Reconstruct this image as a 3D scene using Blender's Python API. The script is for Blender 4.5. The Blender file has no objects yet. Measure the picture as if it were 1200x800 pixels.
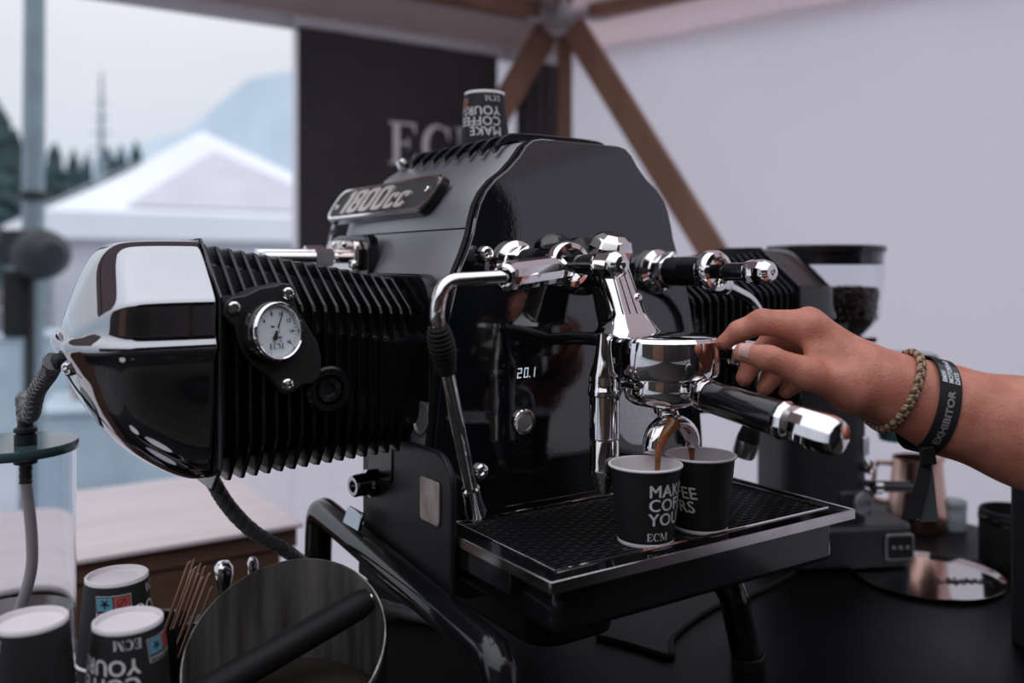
import bpy, math, random
import numpy as np
from mathutils import Vector, Matrix
random.seed(7)
sc = bpy.context.scene
C = sc.collection
PI = math.pi
R = math.radians

# ------------------------------------------------------------------ camera, sky, exposure
EYE = 1.32
FPX = 1050.0
cam_d = bpy.data.cameras.new('camera')
cam = bpy.data.objects.new('camera', cam_d)
C.objects.link(cam)
cam.location = (0, 0, EYE)
cam.rotation_euler = (R(90), 0, 0)
cam_d.sensor_width = 36.0
cam_d.lens = 36.0 * FPX / 1200.0
cam_d.shift_y = -90.0 / 1200.0
cam_d.clip_start = 0.02
cam_d.clip_end = 3000
cam_d.dof.use_dof = True
cam_d.dof.focus_distance = 0.82
cam_d.dof.aperture_fstop = 2.9
sc.camera = cam

wd = bpy.data.worlds.new('overcast')
sc.world = wd
wd.use_nodes = True
wn = wd.node_tree
wn.nodes.clear()
w_out = wn.nodes.new('ShaderNodeOutputWorld')
w_bg = wn.nodes.new('ShaderNodeBackground')
w_tc = wn.nodes.new('ShaderNodeTexCoord')
w_sep = wn.nodes.new('ShaderNodeSeparateXYZ')
w_rmp = wn.nodes.new('ShaderNodeValToRGB')
w_noi = wn.nodes.new('ShaderNodeTexNoise')
w_mix = wn.nodes.new('ShaderNodeMixRGB')
w_noi.inputs['Scale'].default_value = 2.2
w_noi.inputs['Detail'].default_value = 5
w_rmp.color_ramp.elements[0].position = 0.0
w_rmp.color_ramp.elements[0].color = (0.60, 0.70, 0.82, 1)
w_rmp.color_ramp.elements[1].position = 1.0
w_rmp.color_ramp.elements[1].color = (1.62, 1.66, 1.80, 1)
e = w_rmp.color_ramp.elements.new(0.22)
e.color = (0.78, 0.80, 0.87, 1)
w_mix.blend_type = 'MULTIPLY'
w_mix.inputs[0].default_value = 0.22
wn.links.new(w_tc.outputs['Generated'], w_sep.inputs[0])
wn.links.new(w_tc.outputs['Generated'], w_noi.inputs['Vector'])
wn.links.new(w_sep.outputs['Z'], w_rmp.inputs[0])
wn.links.new(w_rmp.outputs[0], w_mix.inputs[1])
wn.links.new(w_noi.outputs['Fac'], w_mix.inputs[2])
wn.links.new(w_mix.outputs[0], w_bg.inputs['Color'])
w_bg.inputs['Strength'].default_value = 1.12
wn.links.new(w_bg.outputs[0], w_out.inputs['Surface'])

vs = sc.view_settings
sc.display_settings.display_device = 'sRGB'
vs.view_transform = 'Standard'
vs.look = 'None'
vs.exposure = 0.0
vs.gamma = 1.0
vs.use_curve_mapping = False

# ------------------------------------------------------------------ materials
def mat(name, col, rough=0.5, metal=0.0, noise=0.0, nscale=40.0, bump=0.0, bscale=200.0, coat=0.0,
        trans=0.0, ior=1.45, sss=0.0, emit=None, spec=0.5, col2=None, stretch=None, bdist=0.001, rvar=0.0):
    m = bpy.data.materials.new(name)
    m.use_nodes = True
    nt = m.node_tree
    b = nt.nodes['Principled BSDF']
    b.inputs['Base Color'].default_value = (*col, 1)
    b.inputs['Roughness'].default_value = rough
    b.inputs['Metallic'].default_value = metal
    b.inputs['IOR'].default_value = ior
    b.inputs['Coat Weight'].default_value = coat
    b.inputs['Coat Roughness'].default_value = 0.03
    b.inputs['Transmission Weight'].default_value = trans
    b.inputs['Specular IOR Level'].default_value = spec
    if sss:
        b.inputs['Subsurface Weight'].default_value = sss
        b.inputs['Subsurface Radius'].default_value = (0.008, 0.003, 0.0015)
        b.inputs['Subsurface Scale'].default_value = 1.0
    if emit:
        b.inputs['Emission Color'].default_value = (*emit[0], 1)
        b.inputs['Emission Strength'].default_value = emit[1]
    tc = nt.nodes.new('ShaderNodeTexCoord')
    src = tc.outputs['Object']
    if stretch:
        mp = nt.nodes.new('ShaderNodeMapping')
        mp.inputs['Scale'].default_value = stretch
        nt.links.new(src, mp.inputs['Vector'])
        src = mp.outputs['Vector']
    n = nt.nodes.new('ShaderNodeTexNoise')
    n.inputs['Scale'].default_value = nscale
    n.inputs['Detail'].default_value = 4
    nt.links.new(src, n.inputs['Vector'])
    if noise > 0 or col2:
        mx = nt.nodes.new('ShaderNodeMixRGB')
        c2 = col2 if col2 else tuple(max(0, c * (1 - noise)) for c in col)
        mx.inputs[1].default_value = (*c2, 1)
        mx.inputs[2].default_value = (*col, 1)
        rp = nt.nodes.new('ShaderNodeValToRGB')
        rp.color_ramp.elements[0].position = 0.35
        rp.color_ramp.elements[1].position = 0.65
        nt.links.new(n.outputs['Fac'], rp.inputs[0])
        nt.links.new(rp.outputs[0], mx.inputs[0])
        nt.links.new(mx.outputs[0], b.inputs['Base Color'])
    if rvar > 0:
        mr = nt.nodes.new('ShaderNodeMapRange')
        mr.inputs['To Min'].default_value = max(0.0, rough - rvar)
        mr.inputs['To Max'].default_value = min(1.0, rough + rvar)
        nt.links.new(n.outputs['Fac'], mr.inputs['Value'])
        nt.links.new(mr.outputs[0], b.inputs['Roughness'])
    if bump > 0:
        n2 = nt.nodes.new('ShaderNodeTexNoise')
        n2.inputs['Scale'].default_value = bscale
        n2.inputs['Detail'].default_value = 3
        nt.links.new(src, n2.inputs['Vector'])
        bp = nt.nodes.new('ShaderNodeBump')
        bp.inputs['Strength'].default_value = bump
        bp.inputs['Distance'].default_value = bdist
        nt.links.new(n2.outputs['Fac'], bp.inputs['Height'])
        nt.links.new(bp.outputs[0], b.inputs['Normal'])
    return m

M = {}
M['chrome'] = mat('chrome', (0.82, 0.80, 0.80), 0.05, 1.0, rvar=0.02, nscale=60)
M['steel'] = mat('brushed_steel', (0.55, 0.53, 0.53), 0.28, 1.0, bump=0.15, bscale=90, stretch=(1, 1, 12))
M['black_chrome'] = mat('black_chrome', (0.40, 0.41, 0.43), 0.045, 1.0, rvar=0.02, nscale=20)
M['gloss_black'] = mat('gloss_black_panel', (0.004, 0.005, 0.006), 0.045, 0.0, coat=1.0, bump=0.10, bscale=260, spec=0.8, bdist=0.0006)
M['tray_gloss'] = mat('tray_gloss_black', (0.005, 0.005, 0.006), 0.06, 0.0, coat=0.3, bump=0.03, bscale=120)
M['satin'] = mat('satin_graphite_paint', (0.33, 0.33, 0.35), 0.40, 0.80, bump=0.22, bscale=1500, bdist=0.0003, rvar=0.05)
M['satin_dark'] = mat('satin_black_paint', (0.009, 0.009, 0.010), 0.42, 0.0, spec=0.35, bump=0.2, bscale=900, bdist=0.0003)
M['fin'] = mat('fin_black', (0.004, 0.004, 0.005), 0.20, 0.0, bump=0.06, bscale=300, bdist=0.0004, spec=0.4)
M['gauge_plate'] = mat('gauge_plate_black', (0.022, 0.021, 0.022), 0.45, 0.2, bump=0.35, bscale=1200, bdist=0.0003)
M['rubber'] = mat('black_rubber', (0.007, 0.007, 0.0075), 0.55, spec=0.3, bump=0.1, bscale=400)
M['gloss_plastic'] = mat('gloss_black_plastic', (0.008, 0.008, 0.009), 0.14, coat=0.3)
M['grate'] = mat('grate_black', (0.012, 0.012, 0.013), 0.30, 0.0, bump=0.1, bscale=300)
M['dial'] = mat('dial_face', (0.66, 0.72, 0.76), 0.4)
M['ink'] = mat('dial_ink', (0.02, 0.02, 0.02), 0.5)
M['white_print'] = mat('white_print', (0.72, 0.68, 0.69), 0.6, noise=0.15, nscale=300)
M['grey_print'] = mat('grey_print', (0.30, 0.29, 0.30), 0.6)
M['dim_print'] = mat('dim_print', (0.10, 0.095, 0.10), 0.6)
M['cup_black'] = mat('cup_black_paper', (0.013, 0.013, 0.0135), 0.55, spec=0.35, bump=0.08, bscale=500)
M['cup_white'] = mat('cup_white_paper', (0.78, 0.73, 0.75), 0.6, bump=0.05, bscale=300)
M['cup_blue'] = mat('cup_blue_print', (0.10, 0.30, 0.40), 0.6)
M['cup_red'] = mat('cup_red_print', (0.45, 0.07, 0.07), 0.6)
M['coffee'] = mat('espresso', (0.33, 0.105, 0.035), 0.12, coat=0.4, noise=0.5, nscale=90)
M['coffee_dark'] = mat('coffee_grounds_brown', (0.016, 0.008, 0.005), 0.8, bump=0.6, bscale=700)
M['bean'] = mat('roasted_beans', (0.055, 0.028, 0.018), 0.35, noise=0.6, nscale=70)
M['glass'] = mat('clear_plastic', (0.93, 0.94, 0.96), 0.03, trans=1.0, ior=1.2)
M['smoke_glass'] = mat('tinted_lid_plastic', (0.055, 0.095, 0.105), 0.10, spec=0.3)
M['banner_white'] = mat('banner_white_print', (0.95, 0.92, 0.94), 0.7)
M['tubing'] = mat('milky_tubing', (0.55, 0.50, 0.50), 0.3, sss=0.0)
M['skin'] = mat('skin', (0.62, 0.255, 0.18), 0.46, sss=0.22, noise=0.28, nscale=48, bump=0.75, bscale=460, bdist=0.0009, col2=(0.47, 0.165, 0.11))
M['nail'] = mat('finger_nail', (0.72, 0.40, 0.36), 0.22, sss=0.15)
M['cloth_black'] = mat('black_cloth', (0.012, 0.012, 0.014), 0.85, bump=0.3, bscale=600)
M['cloth_grey'] = mat('grey_satin_tail', (0.07, 0.075, 0.085), 0.6, bump=0.2, bscale=900)
M['silver_print'] = mat('silver_print', (0.70, 0.74, 0.80), 0.5)
M['braid_tan'] = mat('braid_tan', (0.50, 0.33, 0.20), 0.7, noise=0.5, nscale=300, bump=0.4, bscale=900)
M['braid_dark'] = mat('braid_dark', (0.10, 0.06, 0.04), 0.7, noise=0.4, nscale=300, bump=0.4, bscale=900)
M['hair'] = mat('dark_hair', (0.02, 0.013, 0.01), 0.6, bump=0.6, bscale=300)
M['canvas'] = mat('white_canvas', (0.70, 0.68, 0.72), 0.85, noise=0.06, nscale=3, bump=0.25, bscale=14, bdist=0.01)
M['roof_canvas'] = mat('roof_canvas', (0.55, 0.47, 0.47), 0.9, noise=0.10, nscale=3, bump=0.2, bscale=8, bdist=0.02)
M['wood_beam'] = mat('brown_timber', (0.36, 0.19, 0.13), 0.65, noise=0.35, nscale=8, stretch=(1, 1, 0.12), bump=0.2, bscale=60)
M['wood_box'] = mat('bench_timber', (0.20, 0.10, 0.065), 0.6, noise=0.4, nscale=10, stretch=(0.15, 1, 1.5), bump=0.2, bscale=60)
M['wood_pale'] = mat('pale_ply_top', (0.86, 0.76, 0.76), 0.5, noise=0.10, nscale=9, stretch=(0.4, 2, 1))
M['stick'] = mat('stick_wood', (0.42, 0.25, 0.18), 0.7, noise=0.3, nscale=60, stretch=(1, 1, 0.1))
M['table'] = mat('black_table_top', (0.0035, 0.0035, 0.0042), 0.40, noise=0.35, nscale=9, rvar=0.10, spec=0.12, bump=0.12, bscale=240)
M['banner'] = mat('banner_fabric', (0.060, 0.055, 0.060), 0.85, noise=0.15, nscale=5, bump=0.1, bscale=50)
M['grey_metal'] = mat('grey_metal', (0.30, 0.30, 0.32), 0.45, 0.6, noise=0.2, nscale=20)
M['grinder_body'] = mat('grinder_charcoal', (0.021, 0.021, 0.024), 0.5, bump=0.15, bscale=300)
M['copper'] = mat('copper_steel', (0.62, 0.40, 0.33), 0.22, 1.0, bump=0.05, bscale=60)
M['mirror'] = mat('mirror_steel', (0.62, 0.60, 0.60), 0.06, 1.0, rvar=0.03, nscale=15)
M['frost'] = mat('frosted_glass', (0.45, 0.50, 0.53), 0.35, trans=0.5)
M['knock_in'] = mat('worn_sheen_streaked_steel', (0.36, 0.345, 0.33), 0.36, 0.75, noise=0.6, nscale=60, col2=(0.13, 0.115, 0.105), bump=0.1, bscale=120, stretch=(1, 1, 0.10))  # vertical streaks paint the steel's highlights into the colour
M['ground'] = mat('pale_gravel', (0.50, 0.53, 0.57), 0.9, noise=0.25, nscale=0.8)
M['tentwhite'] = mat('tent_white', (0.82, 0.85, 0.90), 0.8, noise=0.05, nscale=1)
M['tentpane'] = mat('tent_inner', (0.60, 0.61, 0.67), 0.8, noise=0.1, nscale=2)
M['leaf'] = mat('conifer_green', (0.045, 0.085, 0.095), 0.9, noise=0.5, nscale=0.9)
M['mountain'] = mat('mountain_haze_tint', (0.52, 0.62, 0.70), 1.0, noise=0.08, nscale=0.02)  # distant haze is mixed into this base colour
M['pole'] = mat('galvanised_pole', (0.26, 0.33, 0.37), 0.5, 0.3, noise=0.2, nscale=6)
M['dark_metal'] = mat('dark_metal', (0.03, 0.033, 0.037), 0.5, 0.3, noise=0.2, nscale=30)
M['barn'] = mat('barn_brown', (0.058, 0.047, 0.043), 0.9, noise=0.3, nscale=2, stretch=(1, 1, 0.1))
M['blue_tarp'] = mat('blue_tarp', (0.42, 0.52, 0.60), 0.8, noise=0.2, nscale=4)
M['red_skinny'] = mat('terracotta', (0.42, 0.24, 0.20), 0.8, noise=0.2, nscale=6)
M['display'] = mat('display_digits', (0.7, 0.75, 0.8), 0.5, emit=((0.75, 0.82, 0.95), 0.45))
M['yard'] = mat('dark_yard_boards', (0.035, 0.030, 0.028), 0.7, noise=0.4, nscale=3, bump=0.2, bscale=30)
M['edge_steel'] = mat('polished_edge_steel', (0.62, 0.59, 0.58), 0.16, 1.0, noise=0.2, nscale=30)
M['plate_metal'] = mat('plate_worn_silver', (0.50, 0.43, 0.41), 0.45, 0.5, noise=0.35, nscale=60, col2=(0.34, 0.26, 0.22))
M['cable_grey'] = mat('braided_grey', (0.20, 0.20, 0.205), 0.40, 0.15)
M['bronze_chrome'] = mat('bronze_chrome', (0.70, 0.60, 0.56), 0.08, 1.0)
M['letter_metal'] = mat('letter_metal', (0.85, 0.78, 0.75), 0.34, 0.75)
M['parasol'] = mat('brown_parasol_cloth', (0.085, 0.062, 0.055), 0.9, noise=0.2, nscale=4)
M['badge_back'] = mat('badge_grey', (0.05, 0.05, 0.053), 0.5, 0.3, bump=0.1, bscale=700)
M['sticker'] = mat('seal_sticker', (0.80, 0.81, 0.86), 0.45)
M['sticker_print'] = mat('seal_print', (0.95, 0.95, 0.96), 0.45)
M['dark_in'] = mat('dark_inside', (0.004, 0.004, 0.004), 0.6)
M['washer'] = mat('blue_grey_washer', (0.30, 0.35, 0.38), 0.4, 0.6)


def translucent(m, col, share):
    """thin canvas: part of the light falls through it"""
    nt = m.node_tree
    b = nt.nodes['Principled BSDF']
    out = [n for n in nt.nodes if n.type == 'OUTPUT_MATERIAL'][0]
    t = nt.nodes.new('ShaderNodeBsdfTranslucent')
    t.inputs['Color'].default_value = (*col, 1)
    mx = nt.nodes.new('ShaderNodeMixShader')
    mx.inputs[0].default_value = share
    nt.links.new(b.outputs[0], mx.inputs[1])
    nt.links.new(t.outputs[0], mx.inputs[2])
    nt.links.new(mx.outputs[0], out.inputs['Surface'])
M['wall_canvas'] = mat('thin_white_canvas', (0.80, 0.77, 0.82), 0.85, noise=0.05, nscale=3, bump=0.2, bscale=10, bdist=0.01)
translucent(M['wall_canvas'], (0.90, 0.84, 0.90), 0.56)
translucent(M['roof_canvas'], (0.50, 0.42, 0.42), 0.40)
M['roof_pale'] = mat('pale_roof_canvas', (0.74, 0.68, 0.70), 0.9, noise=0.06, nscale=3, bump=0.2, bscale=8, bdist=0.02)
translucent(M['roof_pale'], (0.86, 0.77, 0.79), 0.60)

# ------------------------------------------------------------------ mesh helpers
class MB:
    def __init__(s):
        s.v = []
        s.f = []
        s.mi = []
        s.mats = []
        s.cur = 0
    def use(s, m):
        if m not in s.mats:
            s.mats.append(m)
        s.cur = s.mats.index(m)
        return s
    def add(s, vs, fs):
        o = len(s.v)
        s.v.extend([tuple(p) for p in vs])
        for f in fs:
            s.f.append(tuple(i + o for i in f))
            s.mi.append(s.cur)
        return s
    def box(s, c, d, rot=None):
        h = [x / 2 for x in d]
        vs = [Vector((sx * h[0], sy * h[1], sz * h[2])) for sz in (-1, 1) for sy in (-1, 1) for sx in (-1, 1)]
        if rot is not None:
            vs = [rot @ p for p in vs]
        vs = [p + Vector(c) for p in vs]
        return s.add(vs, [(0, 2, 3, 1), (4, 5, 7, 6), (0, 1, 5, 4), (2, 6, 7, 3), (0, 4, 6, 2), (1, 3, 7, 5)])
    def loft(s, rings, closed=True, cap0=True, cap1=True):
        n = len(rings[0])
        vs = [p for r in rings for p in r]
        fs = []
        m = n if closed else n - 1
        for k in range(len(rings) - 1):
            for i in range(m):
                j = (i + 1) % n
                fs.append((k * n + i, k * n + j, (k + 1) * n + j, (k + 1) * n + i))
        if cap0:
            fs.append(tuple(range(n - 1, -1, -1)))
        if cap1:
            fs.append(tuple((len(rings) - 1) * n + i for i in range(n)))
        return s.add(vs, fs)
    def lathe(s, prof, c=(0, 0, 0), axis=(0, 0, 1), n=32, cap0=False, cap1=False, up=None, ph=0.0):
        a = Vector(axis).normalized()
        ref = Vector(up) if up else (Vector((0, 0, 1)) if abs(a.z) < 0.9 else Vector((1, 0, 0)))
        x = (ref - a * ref.dot(a)).normalized()
        y = a.cross(x)
        rings = []
        for (r, t) in prof:
            r = max(r, 1e-5)
            rings.append([Vector(c) + a * t + (x * math.cos(2 * PI * i / n + ph) + y * math.sin(2 * PI * i / n + ph)) * r for i in range(n)])
        return s.loft(rings, True, cap0, cap1)
    def tube(s, path, r, n=14, cap=True):
        P = [Vector(p) for p in path]
        rr = r if isinstance(r, (list, tuple)) else [r] * len(P)
        rings = []
        nrm = None
        for i, p in enumerate(P):
            t = (P[min(i + 1, len(P) - 1)] - P[max(i - 1, 0)]).normalized()
            if nrm is None:
                ref = Vector((0, 0, 1)) if abs(t.z) < 0.9 else Vector((1, 0, 0))
                nrm = (ref - t * ref.dot(t)).normalized()
            else:
                nrm = (nrm - t * nrm.dot(t)).normalized()
            b = t.cross(nrm)
            rings.append([p + (nrm * math.cos(2 * PI * k / n) + b * math.sin(2 * PI * k / n)) * rr[i] for k in range(n)])
        return s.loft(rings, True, cap, cap)
    def prism(s, poly, o, x, y, depth):
        """outline poly (2D) in the plane o + a*x + b*y, extruded by the vector depth"""
        o, x, y, d = Vector(o), Vector(x), Vector(y), Vector(depth)
        a = [o + x * p[0] + y * p[1] for p in poly]
        return s.loft([a, [p + d for p in a]])
    def build(s, name, m=None, parent=None, smooth=35, bevel=0.0, seg=2, subsurf=0, loc=None, rot=None):
        me = bpy.data.meshes.new(name)
        me.from_pydata(s.v, [], s.f)
        if s.mats:
            for k in s.mats:
                me.materials.append(M[k])
            me.polygons.foreach_set('material_index', s.mi)
        elif m:
            me.materials.append(M[m])
        import bmesh
        bm = bmesh.new()
        bm.from_mesh(me)
        bmesh.ops.recalc_face_normals(bm, faces=bm.faces)
        bm.to_mesh(me)
        bm.free()
        if smooth:
            me.polygons.foreach_set('use_smooth', [True] * len(me.polygons))
            if not subsurf:
                me.set_sharp_from_angle(angle=R(smooth))
        me.update()
        o = bpy.data.objects.new(name, me)
        C.objects.link(o)
        if parent:
            o.parent = parent
        if loc:
            o.location = loc
        if rot:
            o.rotation_euler = rot
        if bevel > 0:
            b = o.modifiers.new('bevel', 'BEVEL')
            b.width = bevel
            b.segments = seg
            b.limit_method = 'ANGLE'
            b.angle_limit = R(32)
            b.harden_normals = False
        if subsurf:
            b = o.modifiers.new('subsurf', 'SUBSURF')
            b.levels = subsurf
            b.render_levels = subsurf
        return o

def tag(o, label=None, cat=None, group=None, kind=None):
    if label:
        o['label'] = label
    if cat:
        o['category'] = cat
    if group:
        o['group'] = group
    if kind:
        o['kind'] = kind
    return o

def thing(name, label, cat, loc=(0, 0, 0), rz=0.0, group=None):
    o = bpy.data.objects.new(name, None)
    C.objects.link(o)
    o.empty_display_size = 0.05
    o.location = loc
    o.rotation_euler = (0, 0, rz)
    return tag(o, label, cat, group)

def children(o):
    return [c for c in bpy.data.objects if c.parent == o]

def copy_tree(o, parent=None):
    c = o.copy()
    C.objects.link(c)
    if parent:
        c.parent = parent
    for ch in children(o):
        copy_tree(ch, c)
    return c

def arc_path(pts, r=0.01, n=6):
    """polyline with rounded corners"""
    P = [Vector(p) for p in pts]
    out = [P[0]]
    for i in range(1, len(P) - 1):
        a = (P[i - 1] - P[i])
        b = (P[i + 1] - P[i])
        k = min(r, a.length * 0.48, b.length * 0.48)
        p0 = P[i] + a.normalized() * k
        p1 = P[i] + b.normalized() * k
        for q in range(n + 1):
            t = q / n
            out.append(p0 * (1 - t) ** 2 + P[i] * 2 * t * (1 - t) + p1 * t * t)
    out.append(P[-1])
    return out

def bez(pts, n=24):
    """Catmull-Rom curve through the points"""
    P = [Vector(p) for p in pts]
    P = [P[0] * 2 - P[1]] + P + [P[-1] * 2 - P[-2]]
    out = []
    segs = len(P) - 3
    for i in range(segs):
        a, b, c, d = P[i:i + 4]
        for q in range(n // segs + 1):
            t = q / (n // segs + 1)
            out.append(0.5 * ((2 * b) + (c - a) * t + (2 * a - 5 * b + 4 * c - d) * t * t + (3 * b - a - 3 * c + d) * t ** 3))
    out.append(P[-2])
    return out

def rrect(w, h, r, n=5, cx=0, cy=0):
    out = []
    for (sx, sy, a0) in ((1, 1, 0), (-1, 1, 90), (-1, -1, 180), (1, -1, 270)):
        for k in range(n + 1):
            a = R(a0 + 90 * k / n)
            out.append((cx + sx * (w / 2 - r) + r * math.cos(a), cy + sy * (h / 2 - r) + r * math.sin(a)))
    return out

def text_geo(body, size=1.0, bold=0.0, shear=0.0, align='LEFT', extrude=0.0, space=1.0, xs=1.0):
    cu = bpy.data.curves.new('glyphs', 'FONT')
    cu.body = body
    cu.size = size
    cu.offset = bold
    cu.shear = shear
    cu.align_x = align
    cu.extrude = extrude
    cu.space_character = space
    cu.resolution_u = 3
    ob = bpy.data.objects.new('glyphs', cu)
    C.objects.link(ob)
    dg = bpy.context.evaluated_depsgraph_get()
    me = bpy.data.meshes.new_from_object(ob.evaluated_get(dg))
    vs = [(v.co.x * xs, v.co.y, v.co.z) for v in me.vertices]
    fs = [tuple(p.vertices) for p in me.polygons]
    bpy.data.objects.remove(ob)
    bpy.data.curves.remove(cu)
    bpy.data.meshes.remove(me)
    return vs, fs

def serif_geo(word, h=1.0):
    """Roman serif capitals E, C, M drawn as thin polygons"""
    vs, fs = [], []
    x0 = 0.0
    def q(pts):
        o = len(vs)
        vs.extend([((x0 + a) * h, b * h, 0.0) for a, b in pts])
        fs.append(tuple(range(o, o + len(pts))))
    def rect(a, b, c, d):
        q([(a, b), (c, b), (c, d), (a, d)])
    for ch in word:
        if ch == 'E':
            rect(0.10, 0, 0.26, 1); rect(0, 0, 0.70, 0.06); rect(0, 0.94, 0.68, 1); rect(0.2, 0.48, 0.5, 0.53)
            q([(0.58, 0.04), (0.70, 0.0), (0.74, 0.27), (0.70, 0.27)]); q([(0.60, 0.96), (0.68, 1.0), (0.69, 0.75), (0.655, 0.75)])
            rect(0.47, 0.38, 0.51, 0.64)
            x0 += 0.86
        elif ch == 'C':
            N = 26
            for i in range(N):
                a0 = R(48 + (312 - 48) * i / N); a1 = R(48 + (312 - 48) * (i + 1) / N)
                def pt(a, inner):
                    if inner:
                        return (0.46 + 0.29 * math.cos(a), 0.5 + 0.455 * math.sin(a))
                    return (0.42 + 0.42 * math.cos(a), 0.5 + 0.52 * math.sin(a))
                q([pt(a0, 0), pt(a1, 0), pt(a1, 1), pt(a0, 1)])
            q([(0.66, 0.92), (0.74, 1.0), (0.755, 0.66), (0.715, 0.66)]); 
            x0 += 0.90
        elif ch == 'M':
            rect(0.09, 0, 0.14, 1); rect(0.86, 0, 1.02, 1); rect(0, 0, 0.24, 0.05); rect(0.76, 0, 1.12, 0.05)
            rect(0, 0.95, 0.2, 1); rect(0.9, 0.95, 1.12, 1)
            q([(0.07, 1.0), (0.26, 1.0), (0.62, 0.14), (0.54, 0.0)]); q([(0.54, 0.0), (0.60, 0.12), (0.92, 1.0), (0.86, 1.0)])
            x0 += 1.22
    return vs, fs, x0 * h

def put(geo, o, x, y, off=0.0):
    """place flat glyphs in a plane"""
    o, x, y = Vector(o), Vector(x), Vector(y)
    nrm = x.cross(y).normalized()
    return [o + x * v[0] + y * v[1] + nrm * (off + v[2]) for v in geo[0]], geo[1]

def screw(mb, c, axis, r=0.006, h=0.004):
    """socket-head screw: domed head with a recessed hexagon"""
    mb.lathe([(r * 0.98, -h), (r, 0.0), (r * 0.9, h * 0.55), (r * 0.62, h * 0.8)], c, axis, 20)
    mb.lathe([(r * 0.62, h * 0.8), (r * 0.52, h * 0.78), (r * 0.5, -h * 0.2), (0.0, -h * 0.25)], c, axis, 20)
    return mb

TH = R(33.5)
CO, SI = math.cos(TH), math.sin(TH)
TABLE_Z = 0.90
def W(u, v, w):
    """counter frame (u along the counter, v away from the camera, w up from the table top) to world"""
    return Vector((0.0324 + CO * u - SI * v, 0.68 + SI * u + CO * v, TABLE_Z + w))
def at(px, py, Y):
    """point at real depth Y that the photograph shows at this pixel"""
    return Vector(((px - 600) / FPX * Y, Y, EYE - (py - 310) / FPX * Y))

# ------------------------------------------------------------------ the tent and the ground
def struct(name, mb, m, **k):
    return tag(mb.build(name, m, **k), kind='structure')

WV = 2.03                        # back wall of the tent stands at this v, its corner at u = 1.504
CU = 1.504
def WZ(u, v, z):
    p = W(u, v, 0)
    return Vector((p.x, p.y, z))
corner = WZ(CU, WV, 0)
D2 = Vector((0.762, -0.648, 0))            # direction of the right wall
N2 = Vector((-0.648, -0.762, 0))           # its inward normal
U3 = Vector((CO, SI, 0)); V3 = Vector((-SI, CO, 0))

mb = MB()
mb.box((0, 6, -0.032), (120, 90, 0.04))
flo = struct('floor', mb, 'ground', smooth=0)
for k in range(15):
    v = -4.2 + 0.42 * k
    mb = MB(); mb.box((0, 0, 0), (7.0, 0.412, 0.024))
    b_o = mb.build('board', 'yard', flo, bevel=.004)
    p = W(-0.1, v, 0); b_o.location = (p.x, p.y, -0.012); b_o.rotation_euler = (0, 0, TH)

# back wall: canvas to the right of the opening, a low strip under it and the header over it
mb = MB()
def wallbox(mb, u0, u1, z0, z1, v0=WV, v1=WV + 0.03):
    c = WZ((u0 + u1) / 2, (v0 + v1) / 2, (z0 + z1) / 2)
    mb.box(c, (u1 - u0, v1 - v0, z1 - z0), Matrix.Rotation(TH, 3, 'Z'))
def sheet(mb, a, b, z0, z1, out, n=40):
    a, b = Vector(a), Vector(b)
    lo_, hi_ = [], []
    for k in range(n + 1):
        p = a + (b - a) * (k / n) + out * (0.006 * math.sin(k * 0.9) + 0.004 * math.sin(k * 2.3))
        lo_.append((p.x, p.y, z0)); hi_.append((p.x, p.y, z1))
    mb.loft([lo_, [(x, y, (z0 + z1) / 2) for x, y, _ in lo_], hi_], False, False, False)
sheet(mb, WZ(0.523, WV, 0), WZ(CU, WV, 0), 0, 2.06, V3)
sheet(mb, WZ(-3.2, WV, 0), WZ(0.523, WV, 0), 0, 0.73, V3)
struct('wall_back', mb, 'wall_canvas', smooth=60)
mb = MB()
wallbox(mb, -3.2, CU, 2.015, 2.06, WV - 0.03, WV)
struct('trim_1', mb, 'canvas', bevel=0.008)
mb = MB()
sheet(mb, corner, corner + D2 * 8.5, 0, 2.075, N2, 90)
struct('wall_right', mb, 'wall_canvas', smooth=60)
# roof: the slopes over the back and right walls, rising to an inner edge one metre in
s_ = 1.05
hip = None
# inner corner = point at v = WV - s_ and distance s_ from the right wall
best = None
for k in range(4000):
    u = -1 + k * 0.001
    p = WZ(u, WV - s_, 0)
    d = (p - corner).dot(N2)
    if best is None or abs(d - s_) < best[0]:
        best = (abs(d - s_), p)
hip = best[1]
mb = MB()
ZI = 2.62
def quad_slab(mb, q, t=0.006):
    up = Vector((0, 0, t))
    mb.loft([[Vector(p) for p in q], [Vector(p) + up for p in q]])
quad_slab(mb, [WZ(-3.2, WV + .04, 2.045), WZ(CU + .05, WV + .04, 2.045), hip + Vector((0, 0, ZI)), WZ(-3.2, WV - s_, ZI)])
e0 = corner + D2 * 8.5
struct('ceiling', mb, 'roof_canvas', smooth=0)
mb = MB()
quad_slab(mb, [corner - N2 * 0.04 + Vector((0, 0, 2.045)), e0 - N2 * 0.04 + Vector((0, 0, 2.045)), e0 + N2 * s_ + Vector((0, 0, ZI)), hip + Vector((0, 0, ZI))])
struct('ceiling', mb, 'roof_pale', smooth=0)

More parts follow.
